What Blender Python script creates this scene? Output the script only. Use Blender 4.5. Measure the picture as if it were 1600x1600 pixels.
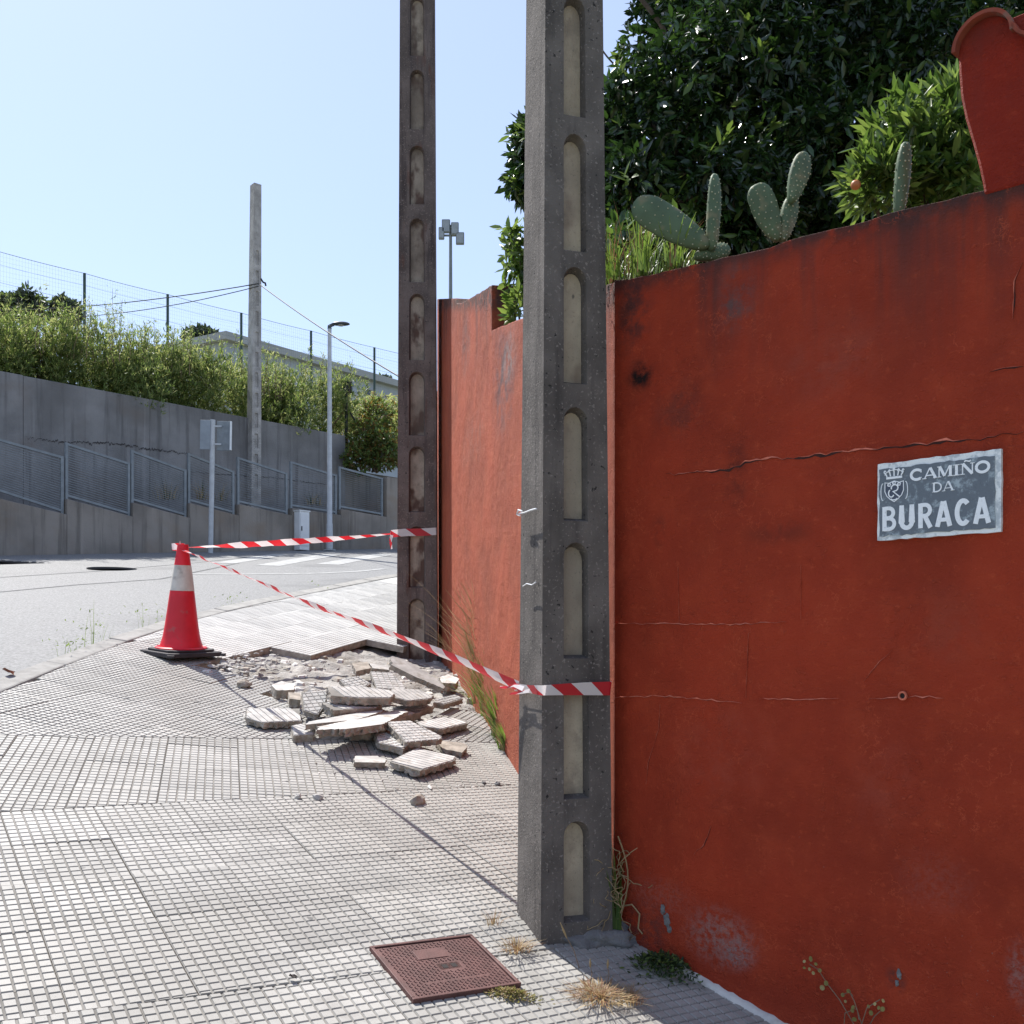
import bpy, bmesh, math, random
import numpy as np
from mathutils import Vector, Matrix, Euler
from mathutils.geometry import tessellate_polygon

for o in list(bpy.data.objects):
    bpy.data.objects.remove(o)
random.seed(7)
rng = np.random.default_rng(11)
SC = bpy.context.scene
COL = SC.collection
R_ = math.radians

# ------------------------------------------------------------------ camera
CAMZ = 1.6
cam_d = bpy.data.cameras.new('camera')
cam_d.sensor_width = 36.0
cam_d.lens = 36.0
cam_d.shift_y = 0.125
cam_d.clip_start = 0.05
cam_d.clip_end = 2000
cam = bpy.data.objects.new('camera', cam_d)
COL.objects.link(cam)
cam.location = (0, 0, CAMZ)
cam.rotation_euler = (R_(90), 0, 0)
SC.camera = cam

# ------------------------------------------------------------------ sky, sun, exposure
SUN_EL = R_(56)
SUN_H = Vector((-0.65, 0.76)).normalized()
SUN_DIR = Vector((SUN_H.x * math.cos(SUN_EL), SUN_H.y * math.cos(SUN_EL), math.sin(SUN_EL)))
world = bpy.data.worlds.new('World')
SC.world = world
world.use_nodes = True
wn = world.node_tree.nodes
wl = world.node_tree.links
bg = wn['Background']
sky = wn.new('ShaderNodeTexSky')
sky.sky_type = 'NISHITA'
sky.sun_disc = False
sky.sun_elevation = SUN_EL
sky.sun_rotation = math.atan2(SUN_H.x, SUN_H.y)
sky.altitude = 60
sky.air_density = 1.0
sky.dust_density = 0.7
sky.ozone_density = 2.6
tint = wn.new('ShaderNodeMix')          # thin summer haze: the clear-sky model evened out with one pale blue
tint.data_type = 'RGBA'
tint.inputs[0].default_value = 0.5
tint.inputs[7].default_value = (2.45, 2.75, 3.75, 1)
wl.new(sky.outputs['Color'], tint.inputs[6])
wl.new(tint.outputs[2], bg.inputs['Color'])
bg.inputs['Strength'].default_value = 0.14
sun_d = bpy.data.lights.new('sun', 'SUN')
sun_d.energy = 4.4
sun_d.angle = R_(0.53)
sun_d.color = (1.0, 0.965, 0.91)
sun = bpy.data.objects.new('sun', sun_d)
COL.objects.link(sun)
sun.location = (-10, 14, 25)
sun.rotation_euler = (-SUN_DIR).to_track_quat('-Z', 'Y').to_euler()
SC.view_settings.view_transform = 'Standard'
SC.view_settings.look = 'None'
SC.view_settings.exposure = 0.86
SC.view_settings.gamma = 1.0
SC.view_settings.use_curve_mapping = False
SC.cycles.max_bounces = 8
SC.cycles.use_denoising = True

# ------------------------------------------------------------------ place: where a line of sight meets the pavement, a wall, a depth
S, RX = 0.1656, -0.15                     # the pavement climbs ahead and to the left
def pave_z(X, Y): return S * Y + RX * X
def road_z(X, Y): return 1.54 - 0.0279 * (X + 2.8) + 0.1306 * (Y - 7.5)
def gp(x, y):
    Y = 1600 * CAMZ / (y - 735 + RX * (x - 800))
    X = (x - 800) / 1600 * Y
    return Vector((X, Y, pave_z(X, Y)))
def at(x, y, Y): return Vector(((x - 800) / 1600 * Y, Y, CAMZ + (1000 - y) / 1600 * Y))
class VPlane:
    """a vertical plane through P along d (plan); local x along d, y behind, z up"""
    def __init__(s, P, d):
        s.P = Vector((P[0], P[1])); s.d = Vector((d[0], d[1])).normalized()
        s.n = Vector((-s.d.y, s.d.x)); s.ang = math.atan2(s.d.y, s.d.x)
    def loc(s, x, y):
        k = (x - 800) / 1600
        t = (k * s.P.y - s.P.x) / (s.d.x - k * s.d.y)
        Y = s.P.y + t * s.d.y
        return t, CAMZ + (1000 - y) / 1600 * Y
    def pt(s, lx, lz, ly=0):
        q = s.P + s.d * lx + s.n * ly
        return Vector((q.x, q.y, lz))
    def mat(s, z=0): return Matrix.Translation((s.P.x, s.P.y, z)) @ Matrix.Rotation(s.ang, 4, 'Z')

# ------------------------------------------------------------------ helpers: materials
def nodes_of(name):
    m = bpy.data.materials.new(name); m.use_nodes = True
    nt = m.node_tree
    return m, nt, nt.nodes['Principled BSDF']
def N(nt, t, **kw):
    n = nt.nodes.new(t)
    for k, v in kw.items():
        if k in ('operation', 'blend_type', 'data_type', 'noise_dimensions', 'feature', 'distance', 'interpolation_type', 'wave_type', 'bands_direction'):
            setattr(n, k, v)
        else:
            n.inputs[k].default_value = v
    return n
def mixc(nt, fac, a, b, blend='MIX'):
    n = nt.nodes.new('ShaderNodeMix'); n.data_type = 'RGBA'; n.blend_type = blend
    for i, v in ((0, fac), (6, a), (7, b)):
        if isinstance(v, (int, float)): n.inputs[i].default_value = v
        elif isinstance(v, tuple): n.inputs[i].default_value = (*v[:3], 1)
        else: nt.links.new(v, n.inputs[i])
    return n.outputs[2]
def mth(nt, op, a, b=None, clamp=False):
    n = nt.nodes.new('ShaderNodeMath'); n.operation = op; n.use_clamp = clamp
    for i, v in ((0, a), (1, b)):
        if v is None: continue
        if isinstance(v, (int, float)): n.inputs[i].default_value = v
        else: nt.links.new(v, n.inputs[i])
    return n.outputs[0]
def mapr(nt, v, a, b, c=0.0, d=1.0):
    n = nt.nodes.new('ShaderNodeMapRange'); n.interpolation_type = 'SMOOTHSTEP'
    nt.links.new(v, n.inputs[0])
    for i, q in ((1, a), (2, b), (3, c), (4, d)): n.inputs[i].default_value = q
    return n.outputs[0]
def coords(nt, scale=(1, 1, 1), loc=(0, 0, 0), out='Object'):
    tc = nt.nodes.new('ShaderNodeTexCoord'); mp = nt.nodes.new('ShaderNodeMapping')
    nt.links.new(tc.outputs[out], mp.inputs[0])
    mp.inputs['Scale'].default_value = scale; mp.inputs['Location'].default_value = loc
    return mp.outputs[0]
def noise(nt, vec, scale, detail=4, rough=0.55):
    n = N(nt, 'ShaderNodeTexNoise', Scale=scale, Detail=detail, Roughness=rough)
    nt.links.new(vec, n.inputs['Vector'])
    return n.outputs['Fac']
def bump(nt, p, h, strength, dist=0.01):
    b = N(nt, 'ShaderNodeBump', Strength=strength, Distance=dist)
    nt.links.new(h, b.inputs['Height']); nt.links.new(b.outputs[0], p.inputs['Normal'])
def simple(name, col, rough=0.7, var=0.18, scale=6, bstr=0.15, bscale=80, metal=0.0, spec=0.4, obj_var=0.0, spots=None, stretch=(1, 1, 1), bdist=0.01, dirt=None):
    m, nt, p = nodes_of(name)
    v = coords(nt, stretch)
    n1 = noise(nt, v, scale)
    c = mixc(nt, mapr(nt, n1, 0.3, 0.7), tuple(x * (1 - var) for x in col), tuple(min(1, x * (1 + var)) for x in col))
    if spots:
        sc, lo, hi, scol = spots
        c = mixc(nt, mapr(nt, noise(nt, v, sc, 3), lo, hi), c, scol)
    if dirt:     # stains that run across neighbouring pieces, grit and old gum, laid out in the place itself
        g = nt.nodes.new('ShaderNodeNewGeometry').outputs['Position']
        c = mixc(nt, mapr(nt, noise(nt, g, 0.9, 6, 0.65), 0.42, 0.70, 0, 0.85), c, dirt)
        c = mixc(nt, mapr(nt, noise(nt, g, 7, 5, 0.7), 0.52, 0.72, 0, 0.6), c, tuple(x * .8 for x in dirt))
        c = mixc(nt, mapr(nt, noise(nt, g, 3.1, 5, 0.7), 0.60, 0.74, 0, 0.5), c, tuple(min(1, x * 1.35) for x in col))
        c = mixc(nt, mapr(nt, noise(nt, g, 120, 3, 0.7), 0.56, 0.72, 0, 0.5), c, tuple(x * .55 for x in dirt))
        c = mixc(nt, mapr(nt, noise(nt, g, 13, 2, 0.4), 0.745, 0.765, 0, 0.75), c, (0.06, 0.058, 0.055))
    if obj_var:
        oi = nt.nodes.new('ShaderNodeObjectInfo')
        f = mth(nt, 'ADD', mth(nt, 'MULTIPLY', oi.outputs['Random'], 2 * obj_var), 1 - obj_var)
        cc = nt.nodes.new('ShaderNodeCombineColor')
        for i in range(3): nt.links.new(f, cc.inputs[i])
        c = mixc(nt, 1.0, c, cc.outputs[0], 'MULTIPLY')
    nt.links.new(c, p.inputs['Base Color'])
    p.inputs['Roughness'].default_value = rough
    p.inputs['Metallic'].default_value = metal
    p.inputs['Specular IOR Level'].default_value = spec
    if bstr: bump(nt, p, noise(nt, v, bscale, 5, 0.65), bstr, bdist)
    return m
def leafmat(name, col, rough=0.38, trans=0.3, tcol=None, var=0.25, spec=0.5):
    m, nt, p = nodes_of(name)
    v = coords(nt)
    c = mixc(nt, mapr(nt, noise(nt, v, 3.0, 3), 0.3, 0.7), tuple(x * (1 - var) for x in col), tuple(x * (1 + var) for x in col))
    nt.links.new(c, p.inputs['Base Color'])
    p.inputs['Roughness'].default_value = rough
    p.inputs['Specular IOR Level'].default_value = spec
    t = nt.nodes.new('ShaderNodeBsdfTranslucent')
    t.inputs[0].default_value = (*(tcol or tuple(min(1, x * 2.2) for x in col)), 1)
    mx = nt.nodes.new('ShaderNodeMixShader'); mx.inputs[0].default_value = trans
    nt.links.new(p.outputs[0], mx.inputs[1]); nt.links.new(t.outputs[0], mx.inputs[2])
    nt.links.new(mx.outputs[0], nt.nodes['Material Output'].inputs[0])
    return m

# ------------------------------------------------------------------ helpers: objects
def link(name, me, mats=(), parent=None, mw=None):
    o = bpy.data.objects.new(name, me); COL.objects.link(o)
    for m in mats:
        if me and m.name not in [x.name for x in me.materials if x]: me.materials.append(m)
    if mw is not None: o.matrix_world = mw
    if parent: o.parent = parent
    return o
def tag(o, label=None, cat=None, group=None, kind=None):
    if label: o['label'] = label
    if cat: o['category'] = cat
    if group: o['group'] = group
    if kind: o['kind'] = kind
    return o
def thing(name, label, cat, loc=(0, 0, 0), group=None, mw=None):
    o = bpy.data.objects.new(name, None); COL.objects.link(o)
    o.empty_display_size = 0.1
    if mw is not None: o.matrix_world = mw
    else: o.location = loc
    return tag(o, label, cat, group)
class MB:
    """collects shapes, then links them as one mesh"""
    def __init__(s): s.v = []; s.f = []; s.m = []
    def add(s, vs, fs, m=0):
        b = len(s.v); s.v += [tuple(v) for v in vs]
        for f in fs: s.f.append(tuple(b + i for i in f)); s.m.append(m)
        return s
    def box(s, c, d, m=0, rot=None):
        x, y, z = (q / 2 for q in d); c = Vector(c)
        vs = [Vector((sx * x, sy * y, sz * z)) for sz in (-1, 1) for sy in (-1, 1) for sx in (-1, 1)]
        if rot is not None: vs = [rot @ v for v in vs]
        return s.add([c + v for v in vs], [(0, 2, 3, 1), (4, 5, 7, 6), (0, 1, 5, 4), (2, 6, 7, 3), (0, 4, 6, 2), (1, 3, 7, 5)], m)
    def tube(s, pts, rad, k=8, m=0, cap=True):
        pts = [Vector(p) for p in pts]; n = len(pts)
        rs = rad if isinstance(rad, (list, tuple)) else [rad] * n
        vs = []; prev = None
        for i, p in enumerate(pts):
            t = (pts[min(i + 1, n - 1)] - pts[max(i - 1, 0)]).normalized()
            if prev is None:
                a = Vector((0, 0, 1)) if abs(t.z) < 0.9 else Vector((1, 0, 0))
                u = t.cross(a).normalized()
            else:
                u = (prev - t * prev.dot(t)).normalized()
            prev = u; w = t.cross(u)
            vs += [p + (u * math.cos(2 * math.pi * j / k) + w * math.sin(2 * math.pi * j / k)) * rs[i] for j in range(k)]
        fs = [(i * k + j, i * k + (j + 1) % k, (i + 1) * k + (j + 1) % k, (i + 1) * k + j) for i in range(n - 1) for j in range(k)]
        if cap: fs += [tuple(range(k))[::-1], tuple((n - 1) * k + j for j in range(k))]
        return s.add(vs, fs, m)
    def lathe(s, prof, k=32, m=0, c=(0, 0, 0), sq=None):
        vs = [];
        for r, z in prof:
            for j in range(k):
                a = 2 * math.pi * j / k
                vs.append((c[0] + r * math.cos(a), c[1] + r * math.sin(a), c[2] + z))
        n = len(prof)
        fs = [(i * k + j, i * k + (j + 1) % k, (i + 1) * k + (j + 1) % k, (i + 1) * k + j) for i in range(n - 1) for j in range(k)]
        fs += [tuple(range(k))[::-1], tuple((n - 1) * k + j for j in range(k))]
        return s.add(vs, fs, m)
    def prism(s, poly, y0, y1, m=0, me=None):
        """poly in local x,z (any simple outline), extruded along y"""
        n = len(poly); me = m if me is None else me
        tri = tessellate_polygon([[Vector((x, z, 0)) for x, z in poly]])
        vs = [(x, y0, z) for x, z in poly] + [(x, y1, z) for x, z in poly]
        s.add(vs, [tuple(t) for t in tri] + [tuple(i + n for i in t[::-1]) for t in tri], m)
        b = len(s.v) - 2 * n
        for i in range(n):
            s.f.append((b + i, b + (i + 1) % n, b + n + (i + 1) % n, b + n + i)); s.m.append(me)
        return s
    def mesh(s, name, mats=(), smooth=False, fix=True):
        me = bpy.data.meshes.new(name); me.from_pydata(s.v, [], s.f)
        for m in mats: me.materials.append(m)
        if len(mats) > 1: me.polygons.foreach_set('material_index', s.m)
        if fix:
            bm = bmesh.new(); bm.from_mesh(me); bmesh.ops.recalc_face_normals(bm, faces=bm.faces[:]); bm.to_mesh(me); bm.free()
        if smooth:
            me.polygons.foreach_set('use_smooth', [True] * len(me.polygons))
            if smooth != 'all': me.set_sharp_from_angle(angle=R_(40))
        me.update()
        return me
    def build(s, name, mats, parent=None, mw=None, smooth=False, fix=True):
        if not isinstance(mats, (list, tuple)): mats = [mats]
        return link(name, s.mesh(name, mats, smooth, fix), (), parent, mw)
def bevel(o, w=0.004, seg=2):
    m = o.modifiers.new('bevel', 'BEVEL'); m.width = w; m.segments = seg; m.limit_method = 'ANGLE'; m.angle_limit = R_(35)
    return o
def nz(v):
    return v / np.maximum(np.linalg.norm(v, axis=1, keepdims=True), 1e-9)
def leaf_mesh(name, c, ax, nr, ln, wd, mi, mats, curl=0.25, fold=0.25):
    """leaf blades: c base points, ax blade axis, nr face normal; six triangles each, folded on the midrib"""
    ax = nz(ax); sd = nz(np.cross(ax, nr)); nr = nz(np.cross(sd, ax))
    L = ln[:, None]; W = wd[:, None]
    mid = c + ax * L * 0.5 - nr * W * fold - nr * L * curl * .25
    def side(f, w, s): return c + ax * L * f + sd * W * w * s - nr * L * curl * f * f
    tip = c + ax * L - nr * L * curl
    n = len(c)
    V = np.stack([c, side(.28, .40, 1), side(.62, .46, 1), tip, side(.62, .46, -1), side(.28, .40, -1), mid], 1).reshape(-1, 3)
    base = (np.arange(n) * 7)[:, None, None]
    T = np.array([[0, 1, 6], [1, 2, 6], [2, 3, 6], [3, 4, 6], [4, 5, 6], [5, 0, 6]])[None] + base
    T = T.reshape(-1)
    me = bpy.data.meshes.new(name)
    me.vertices.add(len(V)); me.vertices.foreach_set('co', V.astype(np.float32).ravel())
    me.loops.add(len(T)); me.loops.foreach_set('vertex_index', T.astype(np.int32))
    nt_ = len(T) // 3
    me.polygons.add(nt_); me.polygons.foreach_set('loop_start', (np.arange(nt_) * 3).astype(np.int32))
    me.polygons.foreach_set('loop_total', np.full(nt_, 3, np.int32))
    for m in mats: me.materials.append(m)
    me.polygons.foreach_set('material_index', np.repeat(mi, 6).astype(np.int32))
    me.update(); me.validate()
    return me
def blades(mb, base, n, h, spread, w, m=0, lean=(0, 0), seg=5, jit=0.03, rnd=random):
    """grass blades bending outwards"""
    for _ in range(n):
        a = rnd.uniform(0, 2 * math.pi); hh = h * rnd.uniform(0.5, 1.1); sp = spread * rnd.uniform(0.2, 1.1)
        b = Vector(base) + Vector((math.cos(a), math.sin(a), 0)) * jit * rnd.random()
        d = Vector((math.cos(a) * sp + lean[0], math.sin(a) * sp + lean[1], 0))
        sd = Vector((-math.sin(a + rnd.uniform(-.9, .9)), math.cos(a), 0)).normalized()
        vs = []
        for i in range(seg + 1):
            t = i / seg
            p = b + d * t * t + Vector((0, 0, hh * (t - 0.25 * t * t * (sp / max(h, .01)))))
            ww = w * (1 - t) ** 0.7 * 0.5 + 0.0002
            vs += [p - sd * ww, p + sd * ww]
        mb.add(vs, [(2 * i, 2 * i + 1, 2 * i + 3, 2 * i + 2) for i in range(seg)], m if not isinstance(m, list) else rnd.choice(m))
def clip(poly, a, b):
    """keep the part of a convex outline left of a->b"""
    out = []; n = len(poly)
    dx, dy = b[0] - a[0], b[1] - a[1]
    sd = [dx * (p[1] - a[1]) - dy * (p[0] - a[0]) for p in poly]
    for i in range(n):
        p, q = poly[i], poly[(i + 1) % n]; s0, s1 = sd[i], sd[(i + 1) % n]
        if s0 >= 0: out.append(p)
        if s0 * s1 < 0:
            t = s0 / (s0 - s1); out.append((p[0] + (q[0] - p[0]) * t, p[1] + (q[1] - p[1]) * t))
    return out
def area(poly): return 0.5 * sum(poly[i][0] * poly[(i + 1) % len(poly)][1] - poly[(i + 1) % len(poly)][0] * poly[i][1] for i in range(len(poly))) if len(poly) > 2 else 0
def inside(p, poly):
    c = False; n = len(poly)
    for i in range(n):
        (x0, y0), (x1, y1) = poly[i], poly[(i + 1) % n]
        if (y0 > p[1]) != (y1 > p[1]) and p[0] < (x1 - x0) * (p[1] - y0) / (y1 - y0) + x0: c = not c
    return c

# ------------------------------------------------------------------ materials
M = {}
M['groove'] = simple('groove_dirt', (0.225, 0.212, 0.192), 0.95, 0.3, 5, 0.2, 120, spec=0.2)
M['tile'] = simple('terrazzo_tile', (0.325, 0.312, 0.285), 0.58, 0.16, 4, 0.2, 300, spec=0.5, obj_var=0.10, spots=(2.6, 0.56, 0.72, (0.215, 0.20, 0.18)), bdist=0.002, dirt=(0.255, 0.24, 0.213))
M['groove_glare'] = simple('groove_far_glare', (0.42, 0.40, 0.37), 0.9, 0.2, 5, 0.2, 120, spec=0.2)  # groove lightened, sheen of the far paving put into its colour
M['tile_glare'] = simple('terrazzo_tile_glare', (0.50, 0.485, 0.45), 0.55, 0.14, 4, 0.15, 300, spec=0.5, obj_var=0.10, bdist=0.002)  # paler copy of the tile, glare on the far pavement painted into its colour
M['tile_broken'] = simple('terrazzo_tile_loose', (0.42, 0.408, 0.385), 0.75, 0.22, 9, 0.3, 200, spec=0.3, obj_var=0.14, spots=(7, 0.55, 0.7, (0.30, 0.275, 0.24)), bdist=0.003)
M['tile_side'] = simple('tile_mortar', (0.33, 0.295, 0.25), 0.95, 0.3, 14, 0.5, 60, spec=0.15)
M['bed'] = simple('mortar_bed', (0.33, 0.315, 0.29), 0.95, 0.3, 5, 0.8, 35, spec=0.15, spots=(4, 0.55, 0.68, (0.24, 0.22, 0.19)), bdist=0.02)
M['stone'] = simple('rubble_stone', (0.46, 0.44, 0.41), 0.95, 0.3, 9, 0.6, 50, spec=0.2, obj_var=0.2)
M['asphalt'] = simple('asphalt', (0.205, 0.203, 0.199), 0.6, 0.3, 45, 0.7, 160, spec=0.25, spots=(0.6, 0.55, 0.75, (0.145, 0.144, 0.142)))
M['patch'] = simple('asphalt_patch', (0.12, 0.12, 0.12), 0.9, 0.15, 3, 0.4, 160, spec=0.25)
M['roadpaint'] = simple('road_paint', (0.33, 0.33, 0.32), 0.7, 0.2, 6, 0.2, 120, spots=(5, 0.52, 0.62, (0.32, 0.32, 0.31)))
M['kerb'] = simple('kerb_granite', (0.29, 0.28, 0.26), 0.85, 0.15, 12, 0.3, 120, obj_var=0.12)
M['earth'] = simple('earth', (0.16, 0.125, 0.08), 0.95, 0.3, 1.5, 0.6, 20)
M['dry_ground'] = simple('dry_bank', (0.20, 0.19, 0.09), 0.95, 0.35, 0.9, 0.6, 12)
M['cone_red'] = simple('cone_plastic', (0.66, 0.016, 0.032), 0.5, 0.16, 4, 0.1, 40, spec=0.4, spots=(11, 0.60, 0.74, (0.40, 0.07, 0.07)))
M['cone_white'] = simple('cone_band', (0.58, 0.54, 0.48), 0.55, 0.12, 14, 0.05, 60, spots=(9, 0.6, 0.72, (0.36, 0.32, 0.28)))
M['rubber'] = simple('cone_rubber', (0.045, 0.040, 0.042), 0.75, 0.25, 12, 0.2, 80)
M['galv'] = simple('galvanised_steel', (0.46, 0.48, 0.50), 0.5, 0.1, 8, 0.05, 60, spec=0.5)
M['rail'] = simple('railing_paint', (0.20, 0.225, 0.245), 0.55, 0.12, 8, 0.05, 60)
M['lamp_head'] = simple('lamp_head_paint', (0.06, 0.07, 0.08), 0.45, 0.1, 8, 0)
M['lens'] = simple('lamp_lens', (0.5, 0.5, 0.48), 0.25, 0.05, 8, 0)
M['green_post'] = simple('green_steel', (0.03, 0.06, 0.055), 0.5, 0.1, 8, 0)
M['dark_steel'] = simple('dark_steel', (0.03, 0.03, 0.035), 0.5, 0.1, 8, 0)
M['cable'] = simple('cable_rubber', (0.02, 0.02, 0.02), 0.6, 0.1, 8, 0)
M['white_paint'] = simple('white_cabinet_paint', (0.70, 0.71, 0.72), 0.5, 0.06, 4, 0.03, 40)
M['sign_back'] = simple('sign_back_grey', (0.26, 0.29, 0.32), 0.5, 0.1, 6, 0)
M['sign_edge'] = simple('sign_edge_white', (0.75, 0.77, 0.78), 0.4, 0.05, 6, 0)
M['house'] = simple('pale_render', (0.34, 0.38, 0.44), 0.9, 0.08, 0.6, 0.1, 20)
M['house_roof'] = simple('pale_roof_edge', (0.33, 0.345, 0.36), 0.8, 0.08, 0.6, 0)
M['window_glass'] = simple('window_glass', (0.03, 0.035, 0.04), 0.12, 0.1, 2, 0, spec=0.6)
M['cover'] = simple('iron_cover', (0.105, 0.046, 0.040), 0.62, 0.2, 14, 0.2, 140, spec=0.4, spots=(8, 0.6, 0.72, (0.15, 0.075, 0.065)))
M['cover_dark'] = simple('iron_slot', (0.02, 0.015, 0.014), 0.8, 0.1, 8, 0)
M['whitewash'] = simple('whitewash', (0.55, 0.53, 0.49), 0.9, 0.12, 12, 0.4, 50, spots=(14, 0.55, 0.7, (0.45, 0.42, 0.38)))
M['blob'] = simple('rough_concrete', (0.17, 0.168, 0.165), 0.95, 0.25, 10, 0.8, 40, bdist=0.02)
M['grey_lump'] = simple('grey_lichen_mortar', (0.42, 0.41, 0.38), 0.95, 0.3, 20, 0.8, 60)
M['barrel'] = simple('terracotta_tile', (0.21, 0.045, 0.024), 0.85, 0.25, 12, 0.4, 90, spots=(11, 0.58, 0.72, (0.17, 0.12, 0.09)))
M['wood'] = simple('bark', (0.10, 0.075, 0.055), 0.95, 0.3, 14, 0.7, 40)
M['cactus'] = simple('cactus_skin', (0.072, 0.112, 0.058), 0.6, 0.18, 12, 0.15, 30, spec=0.35, spots=(9, 0.58, 0.68, (0.16, 0.155, 0.085)))
M['areole'] = simple('cactus_areole', (0.42, 0.43, 0.30), 0.9, 0.1, 12, 0)
M['orange'] = simple('orange_fruit', (0.42, 0.15, 0.05), 0.5, 0.12, 12, 0)
M['leaf_dark'] = leafmat('leaf_dark_glossy', (0.015, 0.034, 0.011), 0.27, 0.12, (0.04, 0.09, 0.02))
M['leaf_mid'] = leafmat('leaf_mid_glossy', (0.029, 0.066, 0.017), 0.27, 0.18, (0.07, 0.15, 0.025))
M['leaf_new'] = leafmat('leaf_new_growth', (0.07, 0.12, 0.022), 0.4, 0.3, (0.2, 0.3, 0.05))
M['leaf_shrub'] = leafmat('leaf_citrus', (0.05, 0.098, 0.021), 0.3, 0.3, (0.16, 0.27, 0.04))
M['leaf_shrub_hi'] = leafmat('leaf_citrus_young', (0.125, 0.19, 0.042), 0.4, 0.33, (0.30, 0.42, 0.08))
M['leaf_hedge'] = leafmat('leaf_willow', (0.115, 0.165, 0.045), 0.5, 0.38, (0.26, 0.36, 0.08), spec=0.35)
M['leaf_hedge_hi'] = leafmat('leaf_willow_light', (0.205, 0.235, 0.09), 0.5, 0.42, (0.5, 0.53, 0.19), spec=0.35)
M['leaf_hedge_dk'] = leafmat('leaf_willow_dark', (0.07, 0.10, 0.032), 0.5, 0.3, (0.14, 0.2, 0.05), spec=0.35)
M['leaf_rust'] = leafmat('leaf_rusty', (0.11, 0.06, 0.017), 0.6, 0.35, (0.34, 0.22, 0.05))
M['leaf_far'] = leafmat('leaf_far_tree', (0.036, 0.050, 0.042), 0.6, 0.15, (0.07, 0.1, 0.04))  # distance haze put into the leaf colour, paler and bluish
M['grass_green'] = leafmat('grass_green', (0.10, 0.17, 0.03), 0.5, 0.35, (0.22, 0.36, 0.05))
M['grass_dry'] = leafmat('grass_dry', (0.40, 0.30, 0.16), 0.7, 0.3, (0.45, 0.33, 0.16))
M['grass_rust'] = leafmat('grass_rusty', (0.27, 0.14, 0.07), 0.7, 0.3, (0.36, 0.2, 0.1))
M['moss'] = leafmat('moss_yellow', (0.22, 0.20, 0.06), 0.8, 0.25, (0.36, 0.33, 0.1))
M['clover'] = leafmat('clover_green', (0.03, 0.055, 0.018), 0.6, 0.25, (0.07, 0.12, 0.03))
M['tallow'] = leafmat('pale_round_leaf', (0.38, 0.34, 0.14), 0.6, 0.3, (0.5, 0.45, 0.2))
M['twig'] = simple('twig', (0.20, 0.14, 0.09), 0.9, 0.2, 20, 0)
M['dead_leaf'] = simple('dead_leaf', (0.05, 0.04, 0.035), 0.8, 0.3, 20, 0)
M['rust_leaf'] = simple('rust_leaf', (0.20, 0.06, 0.025), 0.8, 0.3, 20, 0)
M['net'] = simple('net_cord', (0.07, 0.10, 0.10), 0.8, 0.1, 4, 0)
M['flood'] = simple('floodlight_casing', (0.16, 0.18, 0.19), 0.6, 0.1, 4, 0)

def striped_tape(name):
    m, nt, p = nodes_of(name)
    tc = nt.nodes.new('ShaderNodeTexCoord'); sp = nt.nodes.new('ShaderNodeSeparateXYZ')
    nt.links.new(tc.outputs['UV'], sp.inputs[0])
    f = mth(nt, 'FRACT', mth(nt, 'ADD', sp.outputs[0], mth(nt, 'MULTIPLY', sp.outputs[1], 0.33)))
    k = mth(nt, 'GREATER_THAN', f, 0.5)
    nt.links.new(mixc(nt, k, (0.80, 0.76, 0.76), (0.60, 0.018, 0.035)), p.inputs['Base Color'])
    p.inputs['Roughness'].default_value = 0.35
    t = nt.nodes.new('ShaderNodeBsdfTranslucent')
    nt.links.new(mixc(nt, k, (0.8, 0.74, 0.74), (0.7, 0.03, 0.04)), t.inputs[0])
    mx = nt.nodes.new('ShaderNodeMixShader'); mx.inputs[0].default_value = 0.35
    nt.links.new(p.outputs[0], mx.inputs[1]); nt.links.new(t.outputs[0], mx.inputs[2])
    nt.links.new(mx.outputs[0], nt.nodes['Material Output'].inputs[0])
    return m
M['tape'] = striped_tape('barrier_tape')

def pole_concrete(name, col, dark, rust=None):
    m, nt, p = nodes_of(name)
    v = coords(nt); vs = coords(nt, (9, 9, 0.8))
    c = mixc(nt, mapr(nt, noise(nt, v, 5, 5), 0.3, 0.72), tuple(x * .72 for x in col), tuple(x * 1.22 for x in col))
    c = mixc(nt, mth(nt, 'MULTIPLY', mapr(nt, noise(nt, vs, 2.2, 4), 0.48, 0.75), 0.75), c, dark)
    c = mixc(nt, mapr(nt, noise(nt, v, 95, 2), 0.60, 0.70, 0, 0.8), c, tuple(x * 1.9 for x in col))
    c = mixc(nt, mapr(nt, noise(nt, coords(nt, loc=(4, 2, 7)), 60, 2), 0.66, 0.72, 0, 0.9), c, (0.02, 0.02, 0.02))
    if rust: c = mixc(nt, mapr(nt, noise(nt, coords(nt, (7, 7, 1.4), (3, 1, 2)), 1.5, 5), 0.55, 0.75, 0, 0.8), c, rust)
    nt.links.new(c, p.inputs['Base Color']); p.inputs['Roughness'].default_value = 0.92
    p.inputs['Specular IOR Level'].default_value = 0.25
    b = mth(nt, 'ADD', noise(nt, v, 120, 4, 0.7), mth(nt, 'MULTIPLY', noise(nt, v, 22, 3), 0.7))
    bump(nt, p, b, 0.55, 0.006)
    return m
M['pole_a'] = pole_concrete('pole_concrete_grey', (0.128, 0.114, 0.103), (0.052, 0.046, 0.043))
M['pole_b'] = pole_concrete('pole_concrete_brown', (0.145, 0.115, 0.103), (0.042, 0.032, 0.033), (0.13, 0.055, 0.036))
M['pole_c'] = pole_concrete('pole_concrete_pale', (0.36, 0.345, 0.33), (0.27, 0.255, 0.245))
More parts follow.
